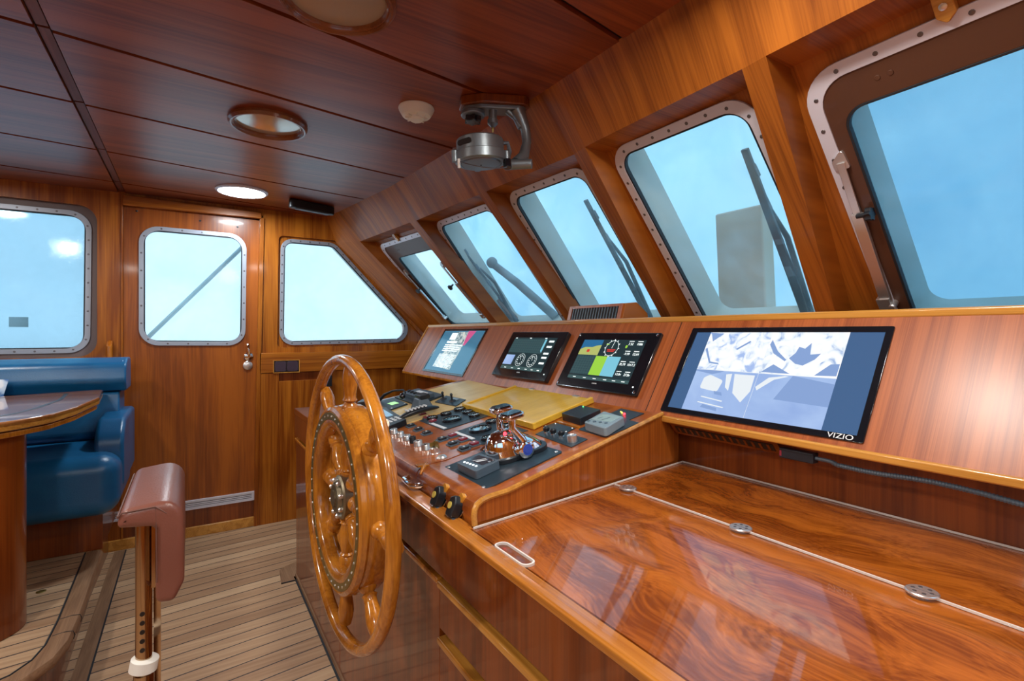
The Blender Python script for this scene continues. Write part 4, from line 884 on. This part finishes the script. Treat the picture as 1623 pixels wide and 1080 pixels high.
# electronics on the far boards
t = thing('chart_plotter', 'black plotter unit with pale blue screen and keypad behind the wheel rim', 'plotter', K(.61, 1.9).translation)
q = [(.528, 1.65), (.655, 1.735), (.680, 2.05), (.590, 2.15)]
q = [(.545, 1.700), (.662, 1.752), (.688, 2.06), (.575, 2.15)]
MB().prism(rpoly(kp(q), .006, 3), .0005, .022, KP).build('housing', 'black', t, bevel=.003)
MB().prism(kp([(.566, 1.86), (.655, 1.87), (.668, 2.04), (.580, 2.10)]), .022, .0226, KP).build('screen', 'slate', t)
f = MB()
for i in range(4):
    for j in range(3): x, y = .590+i*.018, 1.765+j*.022+i*.004; f.prism(kp([(x, y), (x+.010, y), (x+.010, y+.013), (x, y+.013)]), .022, .0235, KP)
f.build('keypad', 'print', t)
MB().lathe([(.010, .022), (.009, .030)], K(.612, 1.85), 14).build('dial_knob', 'black', t)
t = thing('vhf_radio', 'flat black radio panel with glowing green display behind the wheel rim', 'radio', K(.75, 2.13, .004).translation)
MB().prism(kp([(.700, 2.045), (.787, 2.075), (.800, 2.29), (.715, 2.29)]), .004, .010, KP).build('faceplate', 'panel', t, bevel=.001)
MB().prism(kp([(.735, 2.125), (.768, 2.125), (.768, 2.185), (.735, 2.185)]), .010, .0106, KP).build('lcd', 'slcd', t)
f = MB()
for x, y in ((.712, 2.06), (.780, 2.09)): f.lathe([(.004, .010), (.003, .012)], K(x, y), 8)
f.build('screw', 'print', t)
t = thing('radio_unit', 'black radio unit with a row of knobs behind the handset cradle', 'radio', K(.87, 2.15, .004).translation)
MB().prism(kp([(.800, 2.00), (.950, 2.06), (.955, 2.29), (.805, 2.29)]), .004, .012, KP).build('faceplate', 'panel', t, bevel=.001)
MB().prism(rpoly(kp([(.830, 2.03), (.905, 2.06), (.915, 2.26), (.835, 2.26)]), .006, 3), .012, .030, KP).build('housing', 'dgrey', t, bevel=.002)
for i in range(5): MB().lathe([(.009, .030), (.008, .038)], K(.848+.002*i, 2.06+i*.042), 14).build('knob', 'black', t)
MB().prism(kp([(.872, 2.09), (.892, 2.09), (.895, 2.20), (.875, 2.20)]), .030, .0306, KP).build('label', 'print', t)
t = thing('telephone_cradle', 'black tapered cradle standing between radio unit and handset', 'cradle', K(.80, 1.935, .004).translation)
G = K(.795, 1.935, .004); f = MB(); a0 = rect(-.045, -.035, .045, .035); a1 = rect(-.028, -.018, .028, .020)
f.add([(*p, 0) for p in a0]+[(*p, .045) for p in a1], [(3, 2, 1, 0), (4, 5, 6, 7)]+[(i, (i+1) % 4, 4+(i+1) % 4, 4+i) for i in range(4)], G); f.build('base', 'dgrey', t, bevel=.004)
MB().prism(rpoly(rect(-.032, -.012, .032, .030), .006, 3), .040, .058, G).build('rest', 'black', t, bevel=.003)
t = thing('telephone_handset', 'black handset with keypad lying at the edge of the pale board', 'handset', K(.74, 1.80, .004).translation)
G = K(.735, 1.815, .018) @ Matrix.Rotation(.10-.0, 4, 'Z')
f = MB(); vs = []; fs = []; nn = 14; mm = 10
for j in range(nn+1):
    a = j/nn; y = -.085+.17*a; wd = .021*(math.sin(PI*min(1, max(0, (a*.94+.03))))**.45); zc = .010*math.sin(PI*a)
    for i in range(mm): b_ = 2*PI*i/mm; vs.append((wd*math.cos(b_), y, zc+.6*wd*math.sin(b_)))
for j in range(nn):
    for i in range(mm): k2 = (i+1) % mm; fs.append((j*mm+i, j*mm+k2, (j+1)*mm+k2, (j+1)*mm+i))
fs += [tuple(range(mm)), tuple(range(nn*mm, nn*mm+mm))]
f.add(vs, fs, G); f.build('grip', 'black', t, smooth=60)
f = MB()
for j in range(6):
    for i in (-1, 0, 1): f.box(i*.009-.003, i*.009+.003, -.05+j*.015, -.043+j*.015, .018, .0235, G)
f.build('keypad', 'print', t)
t = thing('joystick_panel', 'small black panel with two little joysticks on the pale board', 'joystick panel', K(.92, 1.93, .004).translation)
MB().prism(kp([(.872, 1.985), (.955, 2.05), (.962, 1.875), (.885, 1.81)]), .004, .008, KP).build('plate', 'panel', t, bevel=.001)
for x, y in ((.912, 1.985), (.915, 1.905)):
    G = K(x, y, .008); MB().lathe([(.016, 0), (.012, .006), (.004, .009), (.004, .022), (.0065, .028), (.003, .034)], G, 14).build('joystick', 'black', t)
MB().prism(kp([(.925, 1.94), (.945, 1.95), (.947, 1.90), (.928, 1.89)]), .008, .012, KP).build('grey_switch', 'grey', t)
t = thing('gooseneck_microphone', 'black ball microphone on a curved gooseneck over the radios', 'microphone', K(.745, 2.27, .01).translation)
P0 = [K(.725, 2.27, .012), K(.745, 2.24, .040), K(.775, 2.20, .056), K(.800, 2.14, .060), K(.800, 2.115, .050)]
f = MB(); f.tube([p.translation for p in P0], [.007, .007, .004, .004, .004], 10); f.build('gooseneck', 'black', t)
f = MB(); f.ball(K(.782, 2.11, .040).translation, .0135); f.build('ball', 'bezel', t)
t = thing('fist_microphone', 'black hand microphone with coiled cord at the far end of the radios', 'microphone', K(.66, 2.26, .01).translation)
G = K(.665, 2.27, .022) @ Matrix.Rotation(.9, 4, 'Z')
MB().prism(rpoly(rect(-.025, -.035, .025, .035), .012, 4), -.017, .012, G).build('body', 'black', t, bevel=.005)
f = MB(); pts = []
for i in range(90): a = i/89; c = K(.655-.03*math.sin(a*3), 2.20-.13*a, .012).translation; pts.append(c+V((0, .007*math.cos(i*.9), .007*math.sin(i*.9))))
f.tube(pts, .0022, 6); f.build('coiled_cord', 'black', t)
tag(MB().box(.800, .835, 3.655, 3.668, .88, .955).build('wall_switch', 'black', bevel=.002, at=(.82, 3.66, .92)), 'small black switch on the far wall behind the steering wheel', 'switch')

# ================================================================== STEERING WHEEL
wyaw = -.034; wn = V((math.cos(wyaw), -math.sin(wyaw), 0)); wu = V((math.sin(wyaw), math.cos(wyaw), 0))
WC = V((.30, 1.206, .871)); WXF = fr(WC, -wu, (0, 0, 1), wn)      # local x to the right (towards -Y), y up, z forward into the console
sw = thing('steering_wheel', 'large varnished wooden steering wheel with eight turned spokes and outer rim', 'steering wheel', WC)
prof = [(.3160+.0130*math.cos(2*PI*i/14), .0150*math.sin(2*PI*i/14)) for i in range(14)]
MB().torus(prof, WXF, 96).build('outer_rim', 'wheel', sw, smooth=60)
fp = [(.160, -.018), (.165, -.024), (.176, -.026), (.180, -.0245), (.196, -.0245), (.200, -.026), (.207, -.022), (.210, -.012), (.206, -.006), (.211, .002), (.211, .040), (.206, .048), (.188, .048), (.184, .022), (.166, .014), (.158, .002)]
MB().torus(fp, WXF, 96).build('felloe', 'wheel', sw, smooth=40)
f = MB(); f.torus([(.180, -.0262), (.196, -.0262), (.196, -.024), (.180, -.024)], WXF, 96); f.m = 1
for i in range(40): f.lathe([(.0026, .0258), (.0022, .0275)], WXF @ Matrix.Rotation(2*PI*i/40, 4, 'Z') @ Matrix.Translation((.188, 0, 0)) @ Matrix.Rotation(PI, 4, 'X'), 8)
f.build('brass_ring', ['brass', 'steel'], sw)
a0 = math.radians(41.5)
sp = [(.014, .030), (.013, .046), (.0175, .052), (.0175, .056), (.0145, .058), (.0175, .062), (.0145, .066), (.0175, .080), (.0195, .100), (.0155, .122), (.0135, .132), (.0175, .136), (.0145, .140), (.018, .144), (.019, .156),
      (.018, .205), (.019, .209), (.0165, .214), (.011, .220), (.0165, .225), (.0135, .231), (.0135, .240), (.017, .262), (.018, .276), (.016, .292), (.0125, .306)]
for k in range(8):
    a = a0+k*PI/4; d_ = V((math.cos(a), math.sin(a), 0)); sd = V((-math.sin(a), math.cos(a), 0))
    SX_ = WXF @ fr((0, 0, .012), sd, (0, 0, 1), d_)
    MB().lathe([(r, h) for r, h in sp], SX_, 20).build('spoke', 'wheel', sw, smooth=50)
f = MB(); f.lathe([(.046, -.012), (.050, -.008), (.050, .024), (.046, .030)], WXF, 40); f.lathe([(.030, -.020), (.034, -.012)], WXF, 30); f.lathe([(.018, -.024), (.018, -.018)], WXF, 20); f.build('hub', 'hub', sw)
f = MB()
for k in range(8): f.lathe([(.0055, .011), (.0055, .018), (.003, .021)], WXF @ Matrix.Rotation(a0+PI/8+k*PI/4, 4, 'Z') @ Matrix.Translation((.040, 0, 0)) @ Matrix.Rotation(PI, 4, 'X'), 10)
f.build('hub_bolts', 'steel', sw)
f = MB(); f.tube([WXF @ V((0, 0, .03)), WXF @ V((0, 0, .075)), V((.42, 1.262, .835)), V((.458, 1.272, .80))], [.016, .016, .018, .022], 16); f.build('shaft', 'screw', sw)

# ================================================================== ARMREST in the foreground
ar = thing('armrest_stand', 'brown leather padded armrest on a bronze tube post in the foreground', 'armrest', (-.075, 1.25, 0))
ax = fr((0, 0, 0), (1, 0, 0), (0, 0, 1), (0, 1, 0))
# grown from a rounded L section
sec = rpoly([(-.108, .907), (-.104, .937), (-.010, .948), (-.008, .79), (-.024, .757), (-.052, .760), (-.052, .900)], [.008, .018, .035, .03, .012, .012, .012], 6)
def extr(sec, y0, y1, e, steps=5):
    cx = sum(p[0] for p in sec)/len(sec); cz = sum(p[1] for p in sec)/len(sec); A = sum(sec[i][0]*sec[(i+1) % len(sec)][1]-sec[(i+1) % len(sec)][0]*sec[i][1] for i in range(len(sec)))
    def ins(d):
        out = []; N_ = len(sec); sg = 1 if A > 0 else -1
        for i in range(N_):
            p0, p1 = V(sec[i-1]), V(sec[(i+1) % N_]); t_ = (p1-p0); nrm = V((-t_.y, t_.x))*sg; nrm = nrm.normalized() if nrm.length else V((0, 0)); out.append(V(sec[i])+nrm*d)
        return out
    rows = []
    for k in range(steps+1): a = k/steps*PI/2; rows.append((ins(e*(1-math.sin(a))), y0+e*(1-math.cos(a))))
    for k in range(steps, -1, -1): a = k/steps*PI/2; rows.append((ins(e*(1-math.sin(a))), y1-e*(1-math.cos(a))))
    N_ = len(sec); vs = [(p.x, y, p.y) for r_, y in rows for p in r_]; fs = []
    for j in range(len(rows)-1):
        for i in range(N_): k2 = (i+1) % N_; fs.append((j*N_+i, j*N_+k2, (j+1)*N_+k2, (j+1)*N_+i))
    from mathutils.geometry import tessellate_polygon
    for q in (0, (len(rows)-1)*N_): fs += [tuple(q+i for i in tr) for tr in tessellate_polygon([[V(vs[q+i]) for i in range(N_)]])]
    return vs, fs
f = MB(); f.add(*extr(sec, 1.118, 1.46, .012)); f.build('pad', 'brown', ar, smooth=60)
f = MB(); f.tube([(-.107, 1.125, .925), (-.100, 1.119, .934), (-.052, 1.118, .937), (-.035, 1.119, .922)], .0014, 6); f.tube([(-.107, 1.125, .927), (-.107, 1.45, .927)], .0014, 6); f.tube([(-.052, 1.119, .937), (-.051, 1.119, .905), (-.050, 1.119, .80)], .0012, 6); f.build('seam', plain('brown_seam', (.14, .06, .045), .6), ar)
f = MB(); f.cyl((-.074, 1.20, .0), (-.074, 1.20, .60), .0165, n=24); f.build('lower_tube', 'post_brass', ar)
f = MB(); f.cyl((-.074, 1.20, .58), (-.074, 1.20, .925), .0135, n=24); f.m = 1
for i in range(5): f.lathe([(.0042, .0), (.0042, .0012)], fr((-.0755, 1.20-.0133, .650+i*.0172), (1, 0, 0), (0, 0, 1), (0, -1, 0)), 12)
f.build('upper_tube', ['post_brass', 'dark'], ar)
f = MB(); f.lathe([(.0175, -.012), (.023, -.008), (.023, .012), (.0175, .015)], Matrix.Translation((-.074, 1.20, .615)) @ Matrix.Rotation(.18, 4, 'Y'), 28); f.build('collar', 'white', ar, smooth=40)
f = MB(); f.box(-.062, -.050, 1.27, 1.285, 0, .80); f.box(-.060, -.054, 1.16, 1.42, .775, .92); f.build('back_bar', 'post_brass', ar)
f = MB(); f.box(-.12, -.02, 1.14, 1.34, 0, .012); f.build('foot_plate', 'steel', ar, bevel=.003)

# ================================================================== RAISED PLATFORM, TABLE, SETTEE
edge = [(-.347, 3.09), (-.343, 2.9), (-.334, 2.42), (-.338, 2.24), (-.360, 2.14), (-.415, 2.055), (-.52, 2.00), (-.70, 1.97), (-2.6, 1.97)]
def off(path, d):
    out = []
    for i in range(len(path)):
        a = V(path[max(0, i-1)]); b = V(path[min(len(path)-1, i+1)]); t_ = (b-a).normalized(); out.append(tuple(V(path[i])+V((t_.y, -t_.x))*-d*-1*1 if False else V(path[i])+V((t_.y, -t_.x))*d))
    return out
# direction of travel is -Y then -X, the inside of the platform lies to the right of it
inn_ = off(edge, .060); inn0 = off(edge, .050); inn2 = off(edge, .066)
f = MB(); f.prism(inn2+[(-2.6, 3.67), (-.41, 3.67)], .15, .218); f.build('trim_14', 'deck', kind='structure')
f = MB(); f.prism(inn0+[(-2.6, 3.67), (-.39, 3.67)], 0, .16); f.build('trim_15', 'cab', kind='structure')
rows = [off(edge, d) for d in (.062, .030, .008, .0, .004, .02, .055)]; zs = [.2185, .2225, .2195, .205, .190, .180, .178]
vs = []; fs = []
for r_, z in zip(rows, zs): vs += [(x, y, z) for x, y in r_]
m_ = len(edge)
for j in range(len(rows)-1):
    for i in range(m_-1): fs.append((j*m_+i, j*m_+i+1, (j+1)*m_+i+1, (j+1)*m_+i))
f = MB(); f.add(vs, fs); f.m = 1; f.tube([(x, y, .2185) for x, y in inn2], .0028, 6); f.m = 1
f.tube([(x, 2.42, z) for x, z in ((-.394, .2195), (-.36, .2232), (-.338, .220), (-.333, .205), (-.337, .192))], .0012, 5)
f.tube([(x, 2.30, z) for x, z in ((-.394, .2195), (-.36, .2232), (-.340, .220), (-.335, .205), (-.339, .192))], .0012, 5)
f.build('trim_16', ['nosing', 'gasket'], kind='structure', smooth=50)
f = MB(); f.lathe([(.016, .218), (.014, .2205), (.006, .2205)], Matrix.Translation((-.50, 2.72, 0)), 20); f.box(-.515, -.485, 2.714, 2.726, .2195, .2215)
tag(f.build('deck_ring', 'brass', at=(-.50, 2.72, .218)), 'small brass lifting ring set in the raised teak platform', 'ring')
# saloon table
tb = thing('saloon_table', 'varnished wooden table with dark inlaid line and rounded pillar leg', 'table', (-.63, 2.45, .22))
top = [(-.375, 3.335), (-.345, 2.95), (-.374, 2.62), (-.418, 2.42), (-.515, 2.27), (-.70, 2.20), (-1.35, 2.20), (-1.55, 2.4), (-1.55, 3.0), (-1.38, 3.17), (-.72, 3.22)]
rt = rpoly(top, [.03, .2, .2, .2, .2, .15, .12, .12, .12, .12, .2], 5)
MB().prism(rt, .938, .960).build('table_top', wood('saloon_veneer', (.32, .10, .025), (.52, .21, .06), 'x', 9, .9, rough=.2, coat=1, crough=.03, figure=.1), tb, bevel=.005, seg=3)
f = MB(); f.ring(rt, rpoly(inset(top, .03), .1, 5) if False else [((p[0]-(-.95))*.955+(-.95), (p[1]-2.77)*.955+2.77) for p in rt], .927, .956); f.build('edge_band', 'gold', tb, bevel=.004)
sc_ = lambda k: [((p[0]+.95)*k+(-.95), (p[1]-2.77)*k+2.77) for p in rt]
f = MB(); f.ring(sc_(.985), sc_(.94), .903, .922); f.build('lower_band', 'wheel', tb, bevel=.004)
f = MB(); f.prism(sc_(.96), .910, .930); f.build('underframe', 'cab', tb)
f = MB(); f.ring([((p[0]+.95)*.80-.95, (p[1]-2.77)*.80+2.77) for p in rt], [((p[0]+.95)*.775-.95, (p[1]-2.77)*.765+2.77) for p in rt], .960, .9606); f.build('inlay', plain('dark_inlay', (.05, .05, .055), .25), tb)
f = MB(); f.lathe([(.137, .2205), (.137, .912)], Matrix.Translation((-.628, 2.45, 0)), 48); f.build('pillar_leg', 'cab', tb)
# settee
st_ = thing('settee', 'blue leather built-in settee against the far wall with rounded arm', 'sofa', (-1.2, 3.3, .22))
f = MB(); f.box(-2.4, -.350, 3.10, 3.66, .2195, .50); f.build('base', 'cab', st_, bevel=.002)
f = MB(); f.add(*[a if i else a for i, a in enumerate(extr([( -2.4, .66), (-2.4, .45), (-.30, .45), (-.30, .66)], 2.90, 3.50, .0001, 1))]) if False else None
def cushion(name, x0, x1, y0, y1, z0, z1, bev, par, m='blue', seg=6):
    return MB().box(x0, x1, y0, y1, z0, z1).build(name, m, par, bevel=bev, seg=seg, smooth=80)
cushion('seat', -2.4, -.268, 2.88, 3.46, .425, .700, .080, st_)
f = MB(); f.prism(rpoly([(3.40, .68), (3.34, .72), (3.37, .938), (3.44, .944), (3.60, .944), (3.60, .68)], [.01, .05, .02, .01, .01, .01], 4), -2.4, -.925, fr((0, 0, 0), (0, 1, 0), (0, 0, 1), (1, 0, 0))); f.build('back_cushion', 'blue', st_, bevel=.012, seg=3, smooth=60)
f = MB(); f.prism(rpoly([(3.40, .68), (3.34, .72), (3.37, .938), (3.44, .944), (3.60, .944), (3.60, .68)], [.01, .05, .02, .01, .01, .01], 4), -.92, -.310, fr((0, 0, 0), (0, 1, 0), (0, 0, 1), (1, 0, 0))); f.build('back_cushion', 'blue', st_, bevel=.012, seg=3, smooth=60)
f = MB(); f.prism(rpoly([(3.38, .945), (3.345, 1.00), (3.37, 1.09), (3.45, 1.118), (3.60, 1.115), (3.62, .945)], [.02, .05, .05, .05, .03, .01], 5), -2.4, -.282, fr((0, 0, 0), (0, 1, 0), (0, 0, 1), (1, 0, 0))); f.build('head_roll', 'blue', st_, bevel=.018, seg=4, smooth=60)
f = MB(); f.prism(rpoly([(3.02, .52), (3.02, .76), (3.12, .838), (3.40, .842), (3.58, .84), (3.58, .52)], [.03, .10, .10, .05, .02, .02], 6), -.375, -.262, fr((0, 0, 0), (0, 1, 0), (0, 0, 1), (1, 0, 0))); f.build('arm', 'blue', st_, bevel=.030, seg=5, smooth=60)
f = MB()
sP = [(y, z) for y, z in rpoly([(3.02, .52), (3.02, .76), (3.12, .838), (3.40, .842), (3.58, .84), (3.58, .52)], [.03, .10, .10, .05, .02, .02], 6)]
sP = [p for p in sP if p[1] > .5 and p[0] < 3.42]
for x in (-.357, -.281): f.tube([(x, y+(.010 if y < 3.1 else 0), z-.006) for y, z in sP], .0018, 5)
f.tube([(-.300, 3.372, 1.00), (-.300, 3.37, 1.06), (-.300, 3.40, 1.105)], .0016, 5)
f.build('piping', 'seam', st_)
# cushion leaning in the corner of the settee
f = MB(); vs = []; n_ = 12
for sgn in (1, -1):
    for j in range(n_+1):
        for i in range(n_+1):
            u, w_ = 2*i/n_-1, 2*j/n_-1; pf = (1-abs(u)**3)*(1-abs(w_)**3); k_ = 1-.06*(1-abs(u))*abs(w_)**2
            vs.append((u*.185*(1-.05*(1-w_*w_)), sgn*.055*pf, w_*.165*(1-.05*(1-u*u))))
N1 = (n_+1)**2; fs = []
for s_ in (0, 1):
    for j in range(n_):
        for i in range(n_): q0 = s_*N1+j*(n_+1)+i; fs.append((q0, q0+1, q0+n_+2, q0+n_+1))
f.add(vs, fs, Matrix.Translation((-.925, 3.285, .89)) @ Matrix.Rotation(-.15, 4, 'X') @ Matrix.Rotation(.12, 4, 'Y'))
def pillowmat():
    m, nt, p = mat('white_blue_print'); tc = nt.nodes.new('ShaderNodeTexCoord'); n_ = nt.nodes.new('ShaderNodeTexNoise'); n_.inputs['Scale'].default_value = 16; nt.links.new(tc.outputs['Object'], n_.inputs[0])
    nt.links.new(ramp(nt, n_.outputs[0], [(.42, (.75, .80, .88)), (.5, (.45, .60, .80)), (.58, (.05, .16, .42))]), p.inputs['Base Color']); p.inputs['Roughness'].default_value = .8; return m
pm = f.build('cushion', pillowmat(), at=(-.925, 3.275, .72), smooth=80); bpy.context.view_layer.update()
tag(pm, 'white and blue printed cushion standing on the settee at the left edge', 'cushion')

# ================================================================== CEILING FITTINGS
def downlight(x, y, lab, lit, r=.145, wood_=True):
    t = thing('ceiling_light', lab, 'ceiling light', (x, y, ZC)); X_ = Matrix.Translation((x, y, ZC)) @ Matrix.Rotation(PI, 4, 'X')
    if wood_:
        f = MB(); f.torus([(r, -.003), (r, .010), (r-.008, .020), (r-.013, .020), (r-.017, .014), (r-.021, .016), (r-.025, .010), (r-.025, -.003)], X_, 48); f.build('wooden_ring', wood('lamp_ring', (.17, .05, .018), (.26, .085, .03), 'x', 20), t)
        f = MB(); f.lathe([(r-.024, .002), (.05, .007), (.001, .008)] if not lit else [(r-.038, .004), (r-.039, .008)], X_, 48, True); f.build('lens', 'led' if lit else 'ledoff', t)
    else:
        f = MB(); f.torus([(r, -.003), (r, .006), (r-.006, .012), (r-.014, .014), (r-.018, .008), (r-.018, -.003)], X_, 48); f.build('rim', 'alu', t)
        MB().lathe([(r-.0175, .004), (r-.018, .012)], X_, 48).build('lens', 'led', t)
    return t
downlight(.258, 2.165, 'unlit round ceiling light with wooden ring and mirrored lens', False, .14)
downlight(.300, 1.262, 'unlit round ceiling light with wooden ring cut off by the top edge', False, .14)
downlight(.252, 3.272, 'lit round white ceiling light near the door', True, .135, False)
dl = None
for (lx, ly), e in LAMPS[1:]:  # unseen fittings, added for fill except the one glinting in the dash
    if dl is None: d0 = (lx, ly); dl = downlight(lx, ly, 'unseen lit ceiling light behind or above the camera, most of these added for fill', True, .10, False); dl['group'] = 'lit ceiling lights outside the view, most added for fill'
    else: dup(dl, (lx-d0[0], ly-d0[1], 0))
t = thing('smoke_detector', 'round white smoke detector on the ceiling', 'smoke detector', (.690, 1.735, ZC)); X_ = Matrix.Translation((.690, 1.735, ZC)) @ Matrix.Rotation(PI, 4, 'X')
MB().lathe([(.062, -.003), (.064, .004), (.061, .012), (.055, .022), (.050, .030), (.036, .034)], X_, 48).build('body', 'white', t)
MB().lathe([(.027, .034), (.027, .042), (.022, .046)], X_, 32).build('cap', 'white', t)
f = MB()
for i in range(8): f.box(.026, .040, -.002, .002, .030, .040, X_ @ Matrix.Rotation(i*PI/4+.3, 4, 'Z'))
f.build('ribs', 'white', t); MB().ball(X_ @ V((.036, -.030, .028)), .0025).build('indicator', plain('dim_red', (.3, .02, .02), .4), t)
t = thing('ceiling_speaker', 'dark rounded rectangular speaker on the ceiling near the quarter window', 'speaker', (.645, 3.33, ZC))
MB().prism(rpoly([(.505, 3.275), (.785, 3.36), (.785, 3.415), (.505, 3.33)], .02, 4), ZC-.055, ZC-.002).build('housing', 'black', t, bevel=.008, seg=3)
MB().prism(rpoly([(.54, 3.293), (.75, 3.357), (.75, 3.396), (.54, 3.332)], .012, 3), ZC-.0575, ZC-.054).build('grille', 'dgrey', t)
# swivel instrument hanging at the ceiling edge
sl = thing('swivel_searchlight_control', 'grey cast metal round instrument on a curved swivel arm under the ceiling', 'instrument', (.90, 1.50, ZC))
f = MB(); f.prism(rpoly([(.780, 1.555), (.830, 1.500), (.965, 1.440), (1.000, 1.455), (.985, 1.530), (.905, 1.560), (.870, 1.620), (.800, 1.620)], .028, 5), ZC-.032, ZC-.001); f.build('wooden_pad', 'cab', sl, bevel=.004)
f = MB(); f.prism(rpoly([(.792, 1.557), (.835, 1.512), (.960, 1.452), (.990, 1.464), (.972, 1.520), (.900, 1.548), (.862, 1.608), (.806, 1.610)], .024, 5), ZC-.046, ZC-.032); f.lathe([(.040, .046), (.042, .060), (.036, .064)], Matrix.Translation((.828, 1.562, ZC)) @ Matrix.Rotation(PI, 4, 'X'), 24)
f.build('mounting_casting', 'cast', sl, bevel=.003)
f = MB(); star = []
for i in range(24): a = 2*PI*i/24; r_ = .030 if i % 4 in (0, 1) else .022; star.append((.826+r_*math.cos(a), 1.558+r_*math.sin(a)))
f.prism(star, ZC-.085, ZC-.064); f.build('hand_knob', 'bezel', sl, bevel=.003)
f = MB(); f.lathe([(.014, .04), (.014, .075), (.018, .078), (.018, .092), (.010, .100), (.006, .104)], Matrix.Translation((.880, 1.515, ZC)) @ Matrix.Rotation(PI, 4, 'X'), 16); f.build('stem', 'cast', sl)
f = MB(); f.lathe([(.004, .104), (.005, .112), (.002, .122)], Matrix.Translation((.880, 1.515, ZC)) @ Matrix.Rotation(PI, 4, 'X'), 10); f.build('brass_tip', 'brass', sl)
f = MB(); f.tube([(.955, 1.478, ZC-.040), (.968, 1.475, ZC-.065), (.985, 1.470, ZC-.105), (.988, 1.466, ZC-.150), (.972, 1.462, ZC-.200), (.945, 1.460, ZC-.232)], [.026, .022, .017, .016, .019, .024], 14); f.tube([(.925, 1.492, ZC-.045), (.955, 1.485, ZC-.065), (.968, 1.475, ZC-.10)], .011, 10)
f.build('swivel_arm', 'cast', sl, smooth=50)
f = MB(); f.cyl((.905, 1.478, ZC-.238), (.975, 1.415, ZC-.240), .018, .016, 18); f.build('handle_stub', 'cast', sl, bevel=.002)
BX = fr((.823, 1.500, ZC-.195), (1, 0, 0), (0, 1, 0), (0, 0, 1)) @ Matrix.Rotation(-.06, 4, 'Y')
f = MB(); f.lathe([(.076, .030), (.079, .026), (.079, -.012), (.086, -.016), (.086, -.044), (.080, -.048), (.071, -.048), (.069, -.044), (.066, -.044), (.064, -.050), (.020, -.052)], BX, 48); f.build('drum', 'cast', sl, smooth=30)
f = MB(); f.prism(rpoly(rect(-.028, -.009, .028, .009), .008, 4), .0765, .0800, BX @ Matrix.Rotation(math.radians(-160), 4, 'Z') @ fr((0, 0, .008), (0, 1, 0), (0, 0, 1), (1, 0, 0))); f.lathe([(.003, -.0535), (.003, -.052)], BX, 10); f.build('drum_slot', 'dark', sl)
for a in (2.9, -.5, 1.2): MB().lathe([(.011, -.046), (.011, -.010), (.007, -.006)], BX @ Matrix.Rotation(a, 4, 'Z') @ Matrix.Translation((.088, 0, 0)), 12).build('lug', 'cast', sl)
f = MB()
f.tube([BX @ V(p) for p in ((.06, -.03, .02), (.09, -.03, .025), (.105, -.02, .0), (.10, -.01, -.03), (.085, -.02, -.045))], .007, 8); f.build('bracket', 'cast', sl)
f = MB(); f.tube([BX @ V((.092*math.cos(a), .092*math.sin(a), -.058-.030*math.sin((a+2.9)/2.3*PI))) for a in [(-2.9+i*2.3/16) for i in range(17)]], .0018, 6); f.build('wire_loop', 'screw', sl)
f = MB(); f.cyl(BX @ V((-.088, -.010, -.045)), BX @ V((-.088, -.010, -.074)), .005); f.build('pale_pin', 'acry', sl)
f = MB(); f.cyl(BX @ V((.062, -.066, -.045)), BX @ V((.060, -.070, -.074)), .013, .015); f.build('lower_knob', 'bezel', sl, bevel=.002)
for o in bpy.data.objects:
    if '_w' in o: del o['_w']
